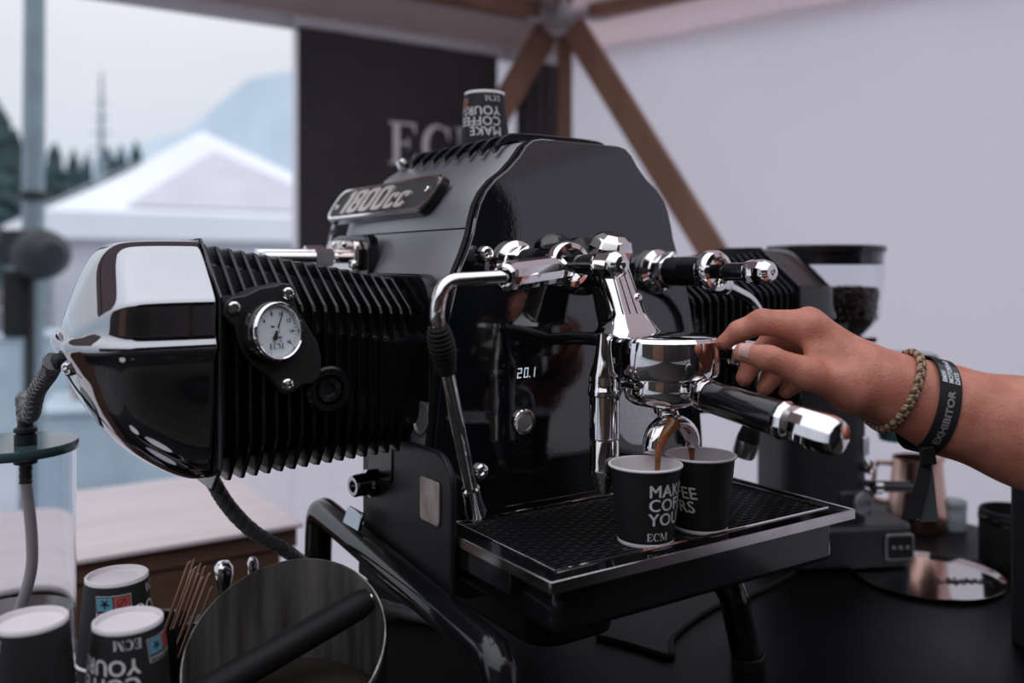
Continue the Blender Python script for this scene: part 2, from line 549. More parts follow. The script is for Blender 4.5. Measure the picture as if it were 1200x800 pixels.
# timber frame of the tent: ring beams, corner braces and the white hub in the corner
fr = thing('timber_tent_frame', 'brown timber beams and braces meeting at a white metal hub in the tent corner', 'tent frame', corner + N2 * 0.1)
def wpart(name, mb, m, root, **k):
    """build a part from world coordinates under a root empty"""
    o = mb.build(name, m, None, **k)
    o.parent = root
    bpy_m = Matrix.Translation(root.location) @ root.rotation_euler.to_matrix().to_4x4()
    o.matrix_parent_inverse = bpy_m.inverted()
    return o
def beam(mb, a, b, w, h):
    a, b = Vector(a), Vector(b)
    x = (b - a).normalized()
    y = Vector((0, 0, 1)).cross(x).normalized() if abs(x.z) < 0.95 else Vector((1, 0, 0))
    z = x.cross(y)
    r = [(-w / 2, -h / 2), (w / 2, -h / 2), (w / 2, h / 2), (-w / 2, h / 2)]
    mb.loft([[a + y * p + z * q for p, q in r], [b + y * p + z * q for p, q in r]])
hub = WZ(CU - 0.10, WV - 0.17, 2.165)
def dir_beam(a, b, w=0.07, h=0.10, name='beam'):
    mb = MB(); beam(mb, a, b, w, h)
    return wpart(name, mb, 'wood_beam', fr, bevel=0.006)
dir_beam(hub - U3 * 0.12 + Vector((0, 0, .01)), hub - U3 * 4.2 + Vector((0, 0, .01)))
dir_beam(hub + D2 * 0.12 + Vector((0, 0, .01)), hub + D2 * 4.6 + Vector((0, 0, .01)))
dir_beam(hub + D2 * 0.05 + N2 * 0.02 + Vector((0, 0, -.06)), hub + D2 * 0.78 + N2 * 0.00 + Vector((0, 0, -1.15)), 0.035, 0.085, 'brace')
dir_beam(hub - U3 * 0.04 + V3 * 0.05 + Vector((0, 0, -.06)), hub - U3 * 0.62 + V3 * 0.05 + Vector((0, 0, -0.95)), 0.035, 0.085, 'brace')
dir_beam(hub + (hip - corner).normalized() * 0.12 + Vector((0, 0, .03)), hip + Vector((0, 0, 2.58)), 0.06, 0.09, 'rafter')
dir_beam(hub + Vector((0, 0, -.08)), Vector((hub.x, hub.y, 0.0)), 0.05, 0.05, 'post')
mb = MB()
mb.lathe([(0.0, -.055), (0.042, -.055), (0.05, -.045), (0.05, .045), (0.042, .055), (0, .055)], hub, (0, 0, 1), 20)
for dv in (-U3, D2, (hip - corner).normalized(), (D2 - U3).normalized() * -1):
    beam(mb, hub + dv * 0.03, hub + dv * 0.17, 0.028, 0.075)
    mb.lathe([(0, -.05), (.022, -.05), (.022, .05), (0, .05)], hub + dv * 0.13, (0, 0, 1), 12)
wpart('hub', mb, 'canvas', fr, bevel=0.003)

# banners
def banner(u0, u1, z0, z1, label, logo=False):
    o = thing('banner', label, 'banner', WZ((u0 + u1) / 2, WV - 0.05, z0), TH, 'hanging banners on the back wall')
    w = u1 - u0
    mb = MB()
    n = 24
    ring0 = []; ring1 = []
    for i in range(n + 1):
        x = -w / 2 + w * i / n
        y = 0.004 * math.sin(i * 1.1)
        ring0.append((x, y, 0)); ring1.append((x, y, z1 - z0))
    vs = ring0 + ring1 + [(a, b + 0.004, c) for a, b, c in ring0] + [(a, b + 0.004, c) for a, b, c in ring1]
    m_ = n + 1
    fs = []
    for i in range(n):
        fs.append((i, i + 1, m_ + i + 1, m_ + i)); fs.append((2 * m_ + i, 3 * m_ + i, 3 * m_ + i + 1, 2 * m_ + i + 1))
    mb.add(vs, fs)
    mb.build('cloth', 'banner', o, smooth=60)
    mb = MB()
    mb.tube([(-w / 2 - .01, 0.0, z1 - z0 + .012), (w / 2 + .01, 0.0, z1 - z0 + .012)], 0.016, 12)
    mb.build('top_rail', 'canvas', o)
    mb = MB()
    mb.tube([(-w / 2, 0.0, -.008), (w / 2, 0.0, -.008)], 0.01, 12)
    mb.build('bottom_rail', 'grey_metal', o)
    if logo:
        g = serif_geo('ECM', 0.132)
        mb = MB()
        mb.add(*put(g, (0.811 - (u0 + u1) / 2, -0.010, 1.632 - z0), (1, 0, 0), (0, 0, 1)))
        tag(mb.build('lettering', 'banner_white', o, smooth=0), 'white serif letters ECM')
    return o
banner(0.523, 1.216, 0.86, 2.02, 'wide charcoal banner with white ECM letters hanging behind the espresso machine', True)
banner(1.292, 1.496, 0.86, 2.02, 'narrow charcoal banner strip without letters beside the timber brace in the corner')

# ------------------------------------------------------------------ outside the opening
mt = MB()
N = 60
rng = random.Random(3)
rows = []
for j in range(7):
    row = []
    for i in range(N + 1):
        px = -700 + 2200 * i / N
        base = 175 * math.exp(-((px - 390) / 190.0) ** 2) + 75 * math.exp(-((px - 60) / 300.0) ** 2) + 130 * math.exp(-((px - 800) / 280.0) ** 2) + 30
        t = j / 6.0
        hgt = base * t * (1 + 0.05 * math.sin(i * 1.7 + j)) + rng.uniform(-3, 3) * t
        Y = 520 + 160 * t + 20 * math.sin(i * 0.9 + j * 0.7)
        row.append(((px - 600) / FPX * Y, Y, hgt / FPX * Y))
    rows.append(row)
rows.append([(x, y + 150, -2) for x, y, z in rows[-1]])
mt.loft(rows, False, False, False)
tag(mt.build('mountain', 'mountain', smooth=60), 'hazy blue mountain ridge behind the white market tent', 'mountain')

tents = [(237, 155, 262, 12.0, 2.15, 34, 'large white peaked market tent outside the opening, nearest to the counter')]
def market_tent(px, pya, pye, Y, half, rot, label):
    ap = at(px, pya, Y); ez = at(px, pye, Y).z
    o = thing('market_tent', label, 'tent', (ap.x, ap.y, 0), R(rot))
    H_, E_ = ap.z, ez
    c4 = [(-half, -half), (half, -half), (half, half), (-half, half)]
    mb = MB()
    top = [(0.03 * sx, 0.03 * sy, H_) for sx, sy in ((-1, -1), (1, -1), (1, 1), (-1, 1))]
    mid = [(x * .48, y * .48, E_ + (H_ - E_) * 0.47) for x, y in c4]
    mb.loft([[(x, y, E_) for x, y in c4], mid, top], True, False, True)
    mb.build('roof', 'tentwhite', o, smooth=0)
    for k in range(4):
        x0, y0 = c4[k]; x1, y1 = c4[(k + 1) % 4]
        mb = MB()
        mb.loft([[(x0, y0, E_), (x1, y1, E_), (x1, y1, E_ - .28), (x0, y0, E_ - .28)],
                 [(x0 * 1.01, y0 * 1.01, E_), (x1 * 1.01, y1 * 1.01, E_), (x1 * 1.01, y1 * 1.01, E_ - .28), (x0 * 1.01, y0 * 1.01, E_ - .28)]])
        mb.build('valance', 'tentwhite', o, smooth=0)
        # darker triangle on each roof slope, its shade put into the colour
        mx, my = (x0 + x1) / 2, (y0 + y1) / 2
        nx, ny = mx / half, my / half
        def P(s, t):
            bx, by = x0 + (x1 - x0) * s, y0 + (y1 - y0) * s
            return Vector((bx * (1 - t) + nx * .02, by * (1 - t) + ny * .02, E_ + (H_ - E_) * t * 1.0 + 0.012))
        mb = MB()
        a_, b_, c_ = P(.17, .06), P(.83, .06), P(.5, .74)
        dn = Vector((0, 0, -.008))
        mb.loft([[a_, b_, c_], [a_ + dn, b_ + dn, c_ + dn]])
        mb.build('roof_shade_panel', 'tentpane', o, smooth=0)
        mb = MB(); mb.tube([(x0 * .97, y0 * .97, 0), (x0 * .97, y0 * .97, E_)], 0.03, 8)
        mb.build('leg', 'pole', o)
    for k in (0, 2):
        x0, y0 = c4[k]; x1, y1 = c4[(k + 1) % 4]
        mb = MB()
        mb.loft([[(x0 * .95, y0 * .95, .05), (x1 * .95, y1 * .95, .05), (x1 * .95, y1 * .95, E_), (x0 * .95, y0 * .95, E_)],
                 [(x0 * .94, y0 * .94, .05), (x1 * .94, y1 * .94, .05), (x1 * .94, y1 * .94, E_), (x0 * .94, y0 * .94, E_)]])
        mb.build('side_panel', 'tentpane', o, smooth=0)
for t in tents:
    market_tent(*t)

def conifer(px, pyt, Y, r, label, seed):
    g = random.Random(seed)
    p = at(px, pyt, Y)
    o = thing('conifer_tree', label, 'tree', (p.x, p.y, 0), 0, 'conifers beyond the market tent')
    mb = MB(); mb.tube([(0, 0, 0), (0, 0, p.z * .9)], [r * .12, r * .03], 8); mb.build('trunk', 'wood_beam', o)
    mb = MB()
    T = 9
    for k in range(T):
        z0 = p.z * (0.10 + 0.88 * k / T); z1 = p.z * min(1.0, 0.10 + 0.88 * (k + 2.0) / T)
        rr = r * 1.25 * (1 - 0.9 * k / T)
        n = 18
        ring = [((rr * g.uniform(.65, 1.1)) * math.cos(2 * PI * i / n), (rr * g.uniform(.65, 1.1)) * math.sin(2 * PI * i / n), z0 + g.uniform(-.25, .25)) for i in range(n)]
        mb.loft([ring, [(0.05 * math.cos(2 * PI * i / n), 0.05 * math.sin(2 * PI * i / n), z1) for i in range(n)]], True, True, True)
    mb.build('crown', 'leaf', o, smooth=0)
ptree = [(-8, 112, 28, 1.9, 'tallest dark conifer at the left edge behind the galvanised pole'),
         (18, 150, 34, 1.6, 'dark conifer seen just left of the galvanised pole'),
         (38, 172, 58, 2.2, 'dark conifer straight behind the galvanised pole'),
         (64, 167, 40, 1.5, 'dark conifer right beside the galvanised pole'),
         (86, 174, 54, 1.7, 'dark conifer between the pole and the thin mast'),
         (102, 178, 46, 1.1, 'short dark conifer just left of the thin mast'),
         (126, 172, 62, 2.3, 'broad dark conifer behind the thin mast'),
         (142, 170, 39, 1.3, 'dark conifer just right of the thin mast'),
         (159, 165, 51, 1.6, 'dark conifer farthest right, above the tent slope')]
for i, (px, py, Y, r, lb) in enumerate(ptree):
    conifer(px, py, Y, r, lb, 10 + i)

# thin mast
p = at(119, 85, 36)
o = thing('radio_mast', 'thin pale mast rising above the conifers', 'mast', (p.x, p.y, 0))
mb = MB(); mb.tube([(0, 0, 0), (0, 0, p.z * .62)], 0.22, 8); mb.build('lower_mast', 'pole', o)
mb = MB(); mb.tube([(0, 0, p.z * .62), (0, 0, p.z)], [0.12, 0.05], 8); mb.build('upper_mast', 'pole', o)
for k in range(4):
    mb = MB(); mb.box((0, 0, p.z * (.66 + .07 * k)), (0.9 - .15 * k, 0.06, 0.06)); mb.build('crossbar', 'pole', o)

# galvanised pole near the opening
p = at(40, 310, 4.2)
o = thing('galvanised_pole', 'thick grey galvanised pole standing outside the left of the opening', 'pole', (p.x, p.y, 0))
mb = MB(); mb.tube([(-.012, 0, 0), (-.004, 0, 1.6), (0.012, 0, 4.2)], [0.05, 0.049, 0.040], 16); mb.build('shaft', 'pole', o)
for z in (1.64, 1.30):
    mb = MB(); mb.lathe([(0.051, -.02), (0.062, -.02), (0.062, .02), (0.051, .02)], (-.004, 0, z), (0, 0, 1), 16); mb.build('clamp', 'dark_metal', o)
mb = MB(); mb.lathe([(0.0, 0), (.18, 0), (.18, .02), (.06, .03), (.05, .03)], (-.012, 0, 0), (0, 0, 1), 20); mb.build('foot_plate', 'pole', o)
# round lamp on the pole
p = at(46, 298, 3.95)
o = thing('round_floodlight', 'dark round floodlight mounted on a stand in front of the grey pole', 'lamp', (p.x, p.y, 0))
mb = MB(); mb.lathe([(0.0, .10), (.05, .10), (.10, .05), (.115, -.02), (.118, -.06), (.108, -.06), (.10, -.03), (0, -.02)], (0.02, 0, p.z), (0.75, -.65, 0), 28); mb.build('housing', 'dark_metal', o)
mb = MB(); mb.lathe([(.103, -.028), (0.0, -.020)], (0.02, 0, p.z), (0.75, -.65, 0), 28); mb.build('lens', 'smoke_glass', o)
mb = MB(); mb.tube([(-.07, 0.05, 0), (-.07, 0.05, p.z + .1)], 0.022, 10); mb.build('stand', 'dark_metal', o)
mb = MB(); mb.box((-.10, .02, p.z + .03), (.13, .09, .16)); mb.build('ballast_box', 'dark_metal', o, bevel=.01)
mb = MB(); mb.box((-.12, .03, p.z - .22), (.09, .09, .30)); mb.build('hanging_bag', 'cloth_black', o, bevel=.02)
# low street furniture seen blurred under the machine
for (px, py, Y, w, h, m, nm, lb, ct) in [
        (70, 425, 6.9, .8, .45, 'blue_tarp', 'covered_crate', 'pale blue covered crate on the ground outside', 'crate'),
        (158, 498, 5.3, .9, .30, 'blue_tarp', 'covered_crate', 'wide low pale crate outside under the espresso machine', 'crate'),
        (14, 420, 8.2, .6, .9, 'grey_metal', 'metal_cabinet', 'grey metal cabinet outside at the left edge', 'cabinet')]:
    q = at(px, py, Y)
    o = thing(nm, lb, ct, (q.x, q.y, -.012), R(20))
    top = max(q.z + h / 2, 0.2)
    mb = MB(); mb.box((0, 0, top / 2), (w, w * .8, top)); mb.build('body', m, o, bevel=.02)
    mb = MB(); mb.box((0, 0, top + .012), (w * 1.06, w * .86, .03)); mb.build('lid', m, o, bevel=.01)
    if py == 498:
        q2 = at(96, 486, 5.25)
        o2 = thing('clay_pot', 'small terracotta pot on the wide low crate outside', 'pot', (q2.x, q2.y, top + .0155))
        mb = MB(); mb.lathe([(0, 0), (.045, 0), (.062, .09), (.068, .09), (.068, .115), (.058, .115), (.055, .09), (0, .085)], n=24); mb.build('pot', 'red_skinny', o2)
# unseen dark barn, added behind the camera to darken the reflections
o = thing('added_dark_barn', 'dark brown timber barn added unseen behind the camera to darken reflections', 'added building', (0.5, -5.9, 0), 0)
mb = MB(); mb.box((0, 0, 1.5), (15, 3, 3.0)); mb.build('wall', 'barn', o, smooth=0)
mb = MB(); mb.prism([(-1.9, 3.0), (1.9, 3.0), (0, 3.9)], (-7.8, 0, 0), (0, 1, 0), (0, 0, 1), (15.6, 0, 0)); mb.build('roof', 'barn', o, smooth=0)
mb = MB(); mb.box((-2.4, 1.52, 1.15), (2.2, .06, 2.3)); mb.build('door', 'wood_box', o, smooth=0)

# unseen brown parasol, placed right of the camera to darken the cover's reflection
o = thing('reflection_parasol', 'wide brown parasol placed unseen right of the camera for its dark reflection', 'parasol', (2.3, -1.75, 0), R(20))
n8 = 8
ring_ = lambda r, z: [(r * math.cos(2 * PI * i / n8), r * math.sin(2 * PI * i / n8), z) for i in range(n8)]
mb = MB(); mb.loft([ring_(2.0, 2.2), ring_(1.1, 2.56), ring_(.04, 2.92)], True, False, True); mb.loft([ring_(2.0, 2.2), ring_(2.02, 2.04)], True, False, False); mb.build('canopy', 'parasol', o, smooth=0)
mb = MB(); mb.tube([(0, 0, 0), (0, 0, 2.98)], .026, 12); mb.build('pole', 'wood_box', o)
mb = MB(); mb.lathe([(0, .024), (.3, .024), (.3, .09), (.05, .11), (.04, .11)], n=24); mb.build('foot', 'dark_metal', o)
for i in range(n8):
    a = 2 * PI * i / n8
    mb = MB(); mb.tube([(.04 * math.cos(a), .04 * math.sin(a), 2.88), (1.98 * math.cos(a), 1.98 * math.sin(a), 2.185)], .011, 6); mb.build('rib', 'wood_box', o)

# ------------------------------------------------------------------ the black table and the bench
o = thing('black_table', 'black counter table carrying the espresso machine and grinders', 'table', W(0.17, 0.24, -TABLE_Z), TH)
def L(u, v, w):   # local to table root
    return Vector((u - 0.17, v - 0.24, w + TABLE_Z))
mb = MB(); mb.box(L(0.155, 0.20, -0.018), (1.73, 0.72, 0.036)); mb.build('table_top', 'table', o, bevel=.003)
for (u, v) in ((-.62, -.10), (.93, -.10), (-.62, .50), (.93, .50)):
    mb = MB(); mb.box(L(u, v, -0.036 - (TABLE_Z - 0.036) / 2), (.05, .05, TABLE_Z - .036)); mb.build('leg', 'dark_metal', o, bevel=.003)
mb = MB(); mb.box(L(0.155, -0.150, -0.46), (1.72, .012, .84)); mb.build('front_panel', 'cloth_black', o)

o = thing('wooden_bench', 'brown timber bench with a pale plywood top behind the table', 'bench', W(-0.75, 1.07, -TABLE_Z), TH)
mb = MB(); mb.box((0, 0, TABLE_Z - .004), (1.74, .43, .008)); mb.build('bench_top', 'wood_pale', o, bevel=.002)
mb = MB(); mb.box((-.002, 0.004, TABLE_Z - .024), (1.73, .418, .032)); mb.build('top_frame', 'wood_box', o, bevel=.002)
for k in range(5):
    mb = MB(); mb.box((-.01, -.19, TABLE_Z - .122 - k * .165), (1.69, .022, .158)); mb.build('plank', 'wood_box', o, bevel=.003)
    mb = MB(); mb.box((.835, .01, TABLE_Z - .122 - k * .165), (.022, .37, .158)); mb.build('plank', 'wood_box', o, bevel=.003)
for sx in (-.82, .80):
    for sy in (-.16, .16):
        mb = MB(); mb.box((sx, sy, (TABLE_Z - .06) / 2), (.05, .05, TABLE_Z - .06)); mb.build('leg', 'wood_box', o, bevel=.003)

# ------------------------------------------------------------------ the espresso machine
mach = thing('espresso_machine', 'black and chrome espresso machine shaped like a boxer motorcycle engine, on the table', 'coffee machine', W(0, 0, 0), TH)
UC = 0.168
HALF = [(.050, .546), (.060, .544), (.068, .538), (.077, .526), (.090, .513), (.104, .503), (.115, .491), (.122, .478), (.1265, .463),
        (.1295, .449), (.1365, .431), (.1445, .414), (.155, .375), (.163, .335), (.168, .284), (.174, .23), (.176, .20), (.172, .165), (.15, .135), (.12, .125)]
def clip_half(w0, w1):
    """the part of the half outline between two heights"""
    out = []
    for i in range(len(HALF)):
        h, w = HALF[i]
        if i:
            h0, wp = HALF[i - 1]
            for c in (w1, w0):
                if (wp - c) * (w - c) < 0:
                    t = (c - wp) / (w - wp)
                    out.append((h0 + (h - h0) * t, c))
        if w0 <= w <= w1:
            out.append((h, w))
    return out
def ring_at(half, v, s=1.0, grow=0.0, wc=0.36):
    r = [(UC + (h + grow) * s, v, wc + (w - wc) * s) for h, w in half]
    l = [(UC - (h + grow) * s, v, wc + (w - wc) * s) for h, w in reversed(half)]
    return r + l
# front panel with rim
mb = MB()
mb.loft([ring_at(HALF, .190), ring_at(HALF, .184), ring_at(HALF, .183, .995)][::-1])
mb.build('front_panel', 'gloss_black', mach, smooth=25)
mb = MB()
mb.loft([ring_at(HALF, .199, grow=.0015), ring_at(HALF, .191, grow=.0015)])
mb.build('panel_gasket', 'rubber', mach, smooth=25)
# side body (below the seam), top cover (above it)
hb = clip_half(.235, .4545)
mb = MB()
mb.loft([ring_at(hb, v, s, .0005) for v, s in ((.1995, .99), (.2015, 1), (.40, 1), (.50, 1), (.545, .985), (.560, .955), (.566, .90))])
mb.build('side_body', 'satin', mach, smooth=40)
ht = clip_half(.4560, .546)
mb = MB()
mb.loft([ring_at(ht, v, s, .0008, .45) for v, s in ((.1995, .99), (.2015, 1), (.33, 1.012), (.42, 1.0), (.475, .97), (.52, .90), (.548, .80), (.556, .70))])
mb.build('top_cover', 'satin', mach, smooth=40)
# thin bright hoop standing in for the highlight along the body's back edge
hr = clip_half(.30, .515)
mb = MB()
left = [(UC - (h + .004), .530, w) for h, w in hr]
mb.tube(left, .0035, 10)
mb.build('rear_edge_glint', 'black_chrome', mach)
# lower body
mb = MB()
hl = [(.176, .234), (.177, .20), (.173, .165), (.16, .12), (.13, .095)]
mb.loft([ring_at(hl, v, s, 0, .17) for v, s in ((.1995, .99), (.205, 1), (.305, 1), (.325, .97), (.332, .92))])
mb.build('lower_body', 'satin_dark', mach, smooth=40)
mb = MB()
mb.prism(rrect(.19, .15, .03, 6, .235, .175), (-.0105, 0, 0), (0, 1, 0), (0, 0, 1), (.0065, 0, 0))
mb.build('side_cheek', 'satin_dark', mach, bevel=.002)
mb = MB()
mb.prism(rrect(.036, .040, .004, 4, .178, .2035), (-.0105, 0, 0), (0, 1, 0), (0, 0, 1), (-.002, 0, 0))
tag(mb.build('name_plate', 'plate_metal', mach, bevel=.0005), 'worn silver rating plate')

# side port holes
for (v, w, u) in ((.222, .377, .0128), (.212, .272, -.0015)):
    mb = MB().use('satin')
    mb.lathe([(.0150, 0), (.0150, .0015), (.0135, .002), (.0125, .001), (.0118, -.004)], (u, v, w), (-1, 0, .18), 28)
    mb.use('dark_in').lathe([(.0118, -.0005), (0, -.0005)], (u, v, w), (-1, 0, .18), 28)
    mb.build('side_port', None, mach)

# warming gallery on top: a tray with curved ribs
mb = MB()
mb.prism(rrect(.128, .27, .03, 6, UC, .355), (0, 0, .5455), (1, 0, 0), (0, 1, 0), (0, 0, .0035))
mb.build('cup_tray', 'fin', mach, bevel=.001)
for k in range(8):
    v = .228 + k * .0265
    mb = MB()
    pth = [(UC - .078, v, .538), (UC - .066, v, .549), (UC - .050, v, .5525), (UC, v, .5535), (UC + .050, v, .5525), (UC + .066, v, .549), (UC + .078, v, .538)]
    rings = []
    for (u, vv, w) in bez(pth, 30):
        rings.append([(u, vv - .0035, w - .004), (u, vv + .0035, w - .004), (u, vv + .0035, w + .0035), (u, vv + .002, w + .0045), (u, vv - .002, w + .0045), (u, vv - .0035, w + .0035)])
    mb.loft(rings)
    mb.build('gallery_rib', 'fin', mach, smooth=50)
mb = MB(); mb.lathe([(.0065, 0), (.0065, .010), (.005, .013), (.002, .0145), (0, .015)], (.100, .452, .5385), (-.5, 0, .86), 24); mb.build('vent_cap', 'chrome', mach)

# 1800cc badge on the top cover's left flank
n_b = Vector((-0.90, 0, 0.44)).normalized()
yb = Vector((0.44, 0, 0.90)).normalized()           # up along the flank
xb = Vector((0, -1, 0))                             # reading direction: towards the front
ob = Vector((.0435, .398, .4935))
mb = MB()
pl = []
Lb, Hb = .268, .044
poly = rrect(Lb, Hb, .0165, 8)
# slanted ends as on a motorcycle badge
poly = [(x + y * 0.35 * (1 if x > 0 else 1), y) for x, y in poly]
mb.prism(poly, ob - n_b * .008, xb, yb, n_b * .011)
badge = mb.build('name_badge', 'gloss_plastic', mach, bevel=.001)
mb = MB()
inn = [(x * .955, y * .80) for x, y in poly]
mb.prism(inn, ob + n_b * .0031, xb, yb, n_b * .0006)
tag(mb.build('badge_face', 'badge_back', badge), 'grey recessed field')
mb = MB()
N_ = len(poly)
oo = [(x * .985, y * .93) for x, y in poly]
ii = [(x * .955, y * .80) for x, y in poly]
P3 = lambda p, h: ob + xb * p[0] + yb * p[1] + n_b * h
rings = [[P3(p, .003) for p in oo], [P3(p, .0052) for p in oo], [P3(p, .0052) for p in ii], [P3(p, .003) for p in ii]]
vs_ = [p for r in rings for p in r]
fs_ = [(a * N_ + i, a * N_ + (i + 1) % N_, ((a + 1) % 4) * N_ + (i + 1) % N_, ((a + 1) % 4) * N_ + i) for a in range(4) for i in range(N_)]
mb.add(vs_, fs_)
tag(mb.build('badge_rim', 'chrome', badge), 'bright raised rim')
def slab_text(mb, geo, o, x, y, d0, d1):
    """flat glyphs with side walls: use curve extrusion so letters stand proud"""
    mb.add(*put(geo, o, x, y, (d0 + d1) / 2))
mb = MB()
def block_ring(x0, y0, w, h, sx, sy, rad, closed=True):
    """one rounded block stroke, sheared, standing proud of the badge"""
    def pt(p, d):
        x, y = p
        return ob + xb * (x + .55 * y) + yb * (y - .0150) + n_b * d
    po = rrect(w, h, rad, 4, x0 + w / 2, y0 + h / 2)
    pi_ = rrect(w - 2 * sx, h - 2 * sy, min(rad * .6, (h - 2 * sy) * .45, (w - 2 * sx) * .45), 4, x0 + w / 2, y0 + h / 2)
    n = len(po)
    vs = [pt(p, .0037) for p in po] + [pt(p, .0068) for p in po] + [pt(p, .0068) for p in pi_] + [pt(p, .0037) for p in pi_]
    fs = []
    for a in range(3):
        for k in range(n if closed else n - 1):
            fs.append((a * n + k, a * n + (k + 1) % n, (a + 1) * n + (k + 1) % n, (a + 1) * n + k))
    if not closed:
        fs += [(0, n, 2 * n, 3 * n), (n - 1, 2 * n - 1, 3 * n - 1, 4 * n - 1)]
    mb.add(vs, fs)
def block_bar(p):
    vs = [ob + xb * (x + .55 * y) + yb * (y - .0150) + n_b * d for d in (.0037, .0068) for x, y in p]
    n = len(p)
    mb.add(vs, [tuple(range(n, 2 * n))] + [(k, (k + 1) % n, n + (k + 1) % n, n + k) for k in range(n)])
bx = -.098
block_bar([(bx + .004, 0), (bx + .0145, 0), (bx + .0145, .030), (bx + .006, .030), (bx - .001, .0245), (bx + .004, .0235)])
bx += .0195
block_ring(bx, .0140, .0305, .0160, .0095, .0045, .007); block_ring(bx, 0, .0305, .0170, .0095, .0045, .007)
bx += .0345
for _ in range(2):
    block_ring(bx, 0, .0305, .030, .0095, .0048, .008)
    bx += .0345
for _ in range(2):
    block_ring(bx, 0, .0235, .0195, .0080, .0042, .006, False)
    bx += .0265
tag(mb.build('badge_lettering', 'letter_metal', badge, smooth=0), 'raised chrome lettering 1800cc')
for sx in (-1, 1):
    mb = MB(); screw(mb, ob + xb * sx * .117 + yb * (.004 * sx) + n_b * .0045, n_b, .0042, .003); mb.build('badge_screw', 'chrome', badge)

# ------------------------------------------------ cylinders
def cylinder(side):
    """one finned cylinder with its cover; side -1 is the left one (towards the camera)"""
    def X(u):
        return u if side < 0 else 2 * UC - u
    def Q(ring):
        return [(X(u), v, w) for u, v, w in ring]
    V0, V1 = .205, .392
    root = MB()
    # core block
    core = lambda u, s: [(u, V0 + .014, .275), (u, V0 + .014, .375 - s), (u, .262, .424 - s), (u, .345, .424 - s), (u, V1 - .014, .39 - s), (u, V1 - .014, .275), (u, .36, .252), (u, .232, .252)]
    root.loft([Q(core(-.198, 0)), Q(core(.012, .030))])
    cyl = root.build('cylinder', 'fin', mach, bevel=.004)
    tag(cyl, 'finned cylinder')
    nf = 17
    for k in range(nf):
        u = -.191 + k * (.184 / (nf - 1))
        t = (u + .20) / .20
        wt = .4405 - .034 * t
        vb = V0 - .001 + .020 * t * t
        wz = .2320 + .0085 * t
        base = [(vb, .268), (vb, .384 - .012 * t), (vb + .003, .390 - .012 * t), (.266, wt - .001), (.272, wt), (.345, wt), (.352, wt - .001), (V1 - .003, .394 - .012 * t), (V1, .386), (V1, .268), (V1 - .006, .255), (.362, wz + .0015), (.352, wz), (.238, wz), (.228, wz + .0015), (vb + .006, .255)]
        mb = MB()
        cx, cw = .30, .335
        ring = lambda du, s: Q([(u + du, cx + (v - cx) * s, cw + (w - cw) * s) for v, w in base])
        th = .0020
        mb.loft([ring(-th, .975), ring(-th * .8, .993), ring(-th * .3, 1.0), ring(th * .3, 1.0), ring(th * .8, .993), ring(th, .975)])
        mb.build('fin', 'fin', cyl, smooth=22)
    # mounting flange at the body
    mb = MB()
    fl = rrect(.20, .178, .03, 6, .30, .322)
    mb.prism(fl, (X(.0), 0, 0), (0, 1, 0), (0, 0, 1), ((.016 if side < 0 else -.016), 0, 0))
    mb.build('flange', 'fin', cyl, bevel=.002)
    # boss with bolt on the fins
    mb = MB().use('fin')
    mb.lathe([(.021, -.03), (.021, 0), (.019, .002), (.0135, .002), (.0125, -.006)], (X(-.0985), .203, .309), (0, -1, 0), 28)
    mb.use('gloss_plastic').lathe([(.0118, -.006), (.0118, -.001), (.0105, .001), (.006, .0005), (.005, -.002), (0, -.002)], (X(-.0985), .203, .309), (0, -1, 0), 28)
    mb.build('bolt_boss', None, cyl)
    # rocker cover: lofted sections
    lip = .3535
    secs = [(-.1965, .4405, .2315, .199, .398), (-.1985, .4412, .231, .1985, .3985), (-.206, .4412, .231, .1985, .3985), (-.224, .4412, .238, .1985, .3985), (-.250, .4405, .256, .1995, .3975), (-.262, .4385, .267, .201, .396),
            (-.270, .434, .277, .204, .391), (-.279, .423, .290, .212, .382), (-.287, .405, .304, .224, .368), (-.294, .387, .317, .240, .352), (-.2985, .374, .328, .256, .338)]
    rings = []
    for i, (u, wt, wb, vf, vb) in enumerate(secs):
        wc = lip + (wt - lip) * .44
        e = max(0.0, (i - 4) / 6.0)
        lu = -.009 * e
        k1 = min(.055, (vb - vf) * .30)
        k2 = min(.040, (vb - vf) * .25)
        half = [((vf + vb) / 2, wt, 0), (vf + k1 + .012, wt, 0), (vf + k1, wt - .0015, 0), (vf + .0045, wc + .0035, 0), (vf + .0008, wc - .0012, 0), (vf + .0002, wc - .006, 0), (vf, (wc + lip) / 2, 0), (vf, lip + .0085, .3 * lu), (vf - .0012, lip + .0045, lu),
                (vf - .0035, lip, lu), (vf - .0025, lip - .005, lu), (vf + .003, lip - .012, .5 * lu), (vf + .005, lip - .025 if lip - .025 > wb + .004 else wb + .004, 0), (vf + .010, wb + (lip - wb) * .35, 0), (vf + .018, wb + .012 * (1 - e * .6), 0), (vf + k2 + .012, wb + .001, 0), ((vf + vb) / 2, wb, 0)]
        back = [(vf + vb - v, w, d) for v, w, d in half[1:-1]][::-1]
        rings.append(Q([(u + d, v, w) for v, w, d in half + back]))
    mb = MB()
    mb.loft(rings, True, True, False)
    # closing cap
    n = len(rings[0])
    ctr = [sum(p[k] for p in rings[-1]) / n for k in range(3)]
    ctr[0] = X(-.3000)
    o0 = (len(rings) - 1) * n
    mb.v.append(tuple(ctr)); ci = len(mb.v) - 1
    for i in range(n):
        mb.f.append((o0 + i, o0 + (i + 1) % n, ci)); mb.mi.append(0)
    mb.build('rocker_cover', 'black_chrome' if side < 0 else 'gloss_plastic', cyl, smooth=80, subsurf=2)
    # gasket rim between cover and fins
    mb = MB()
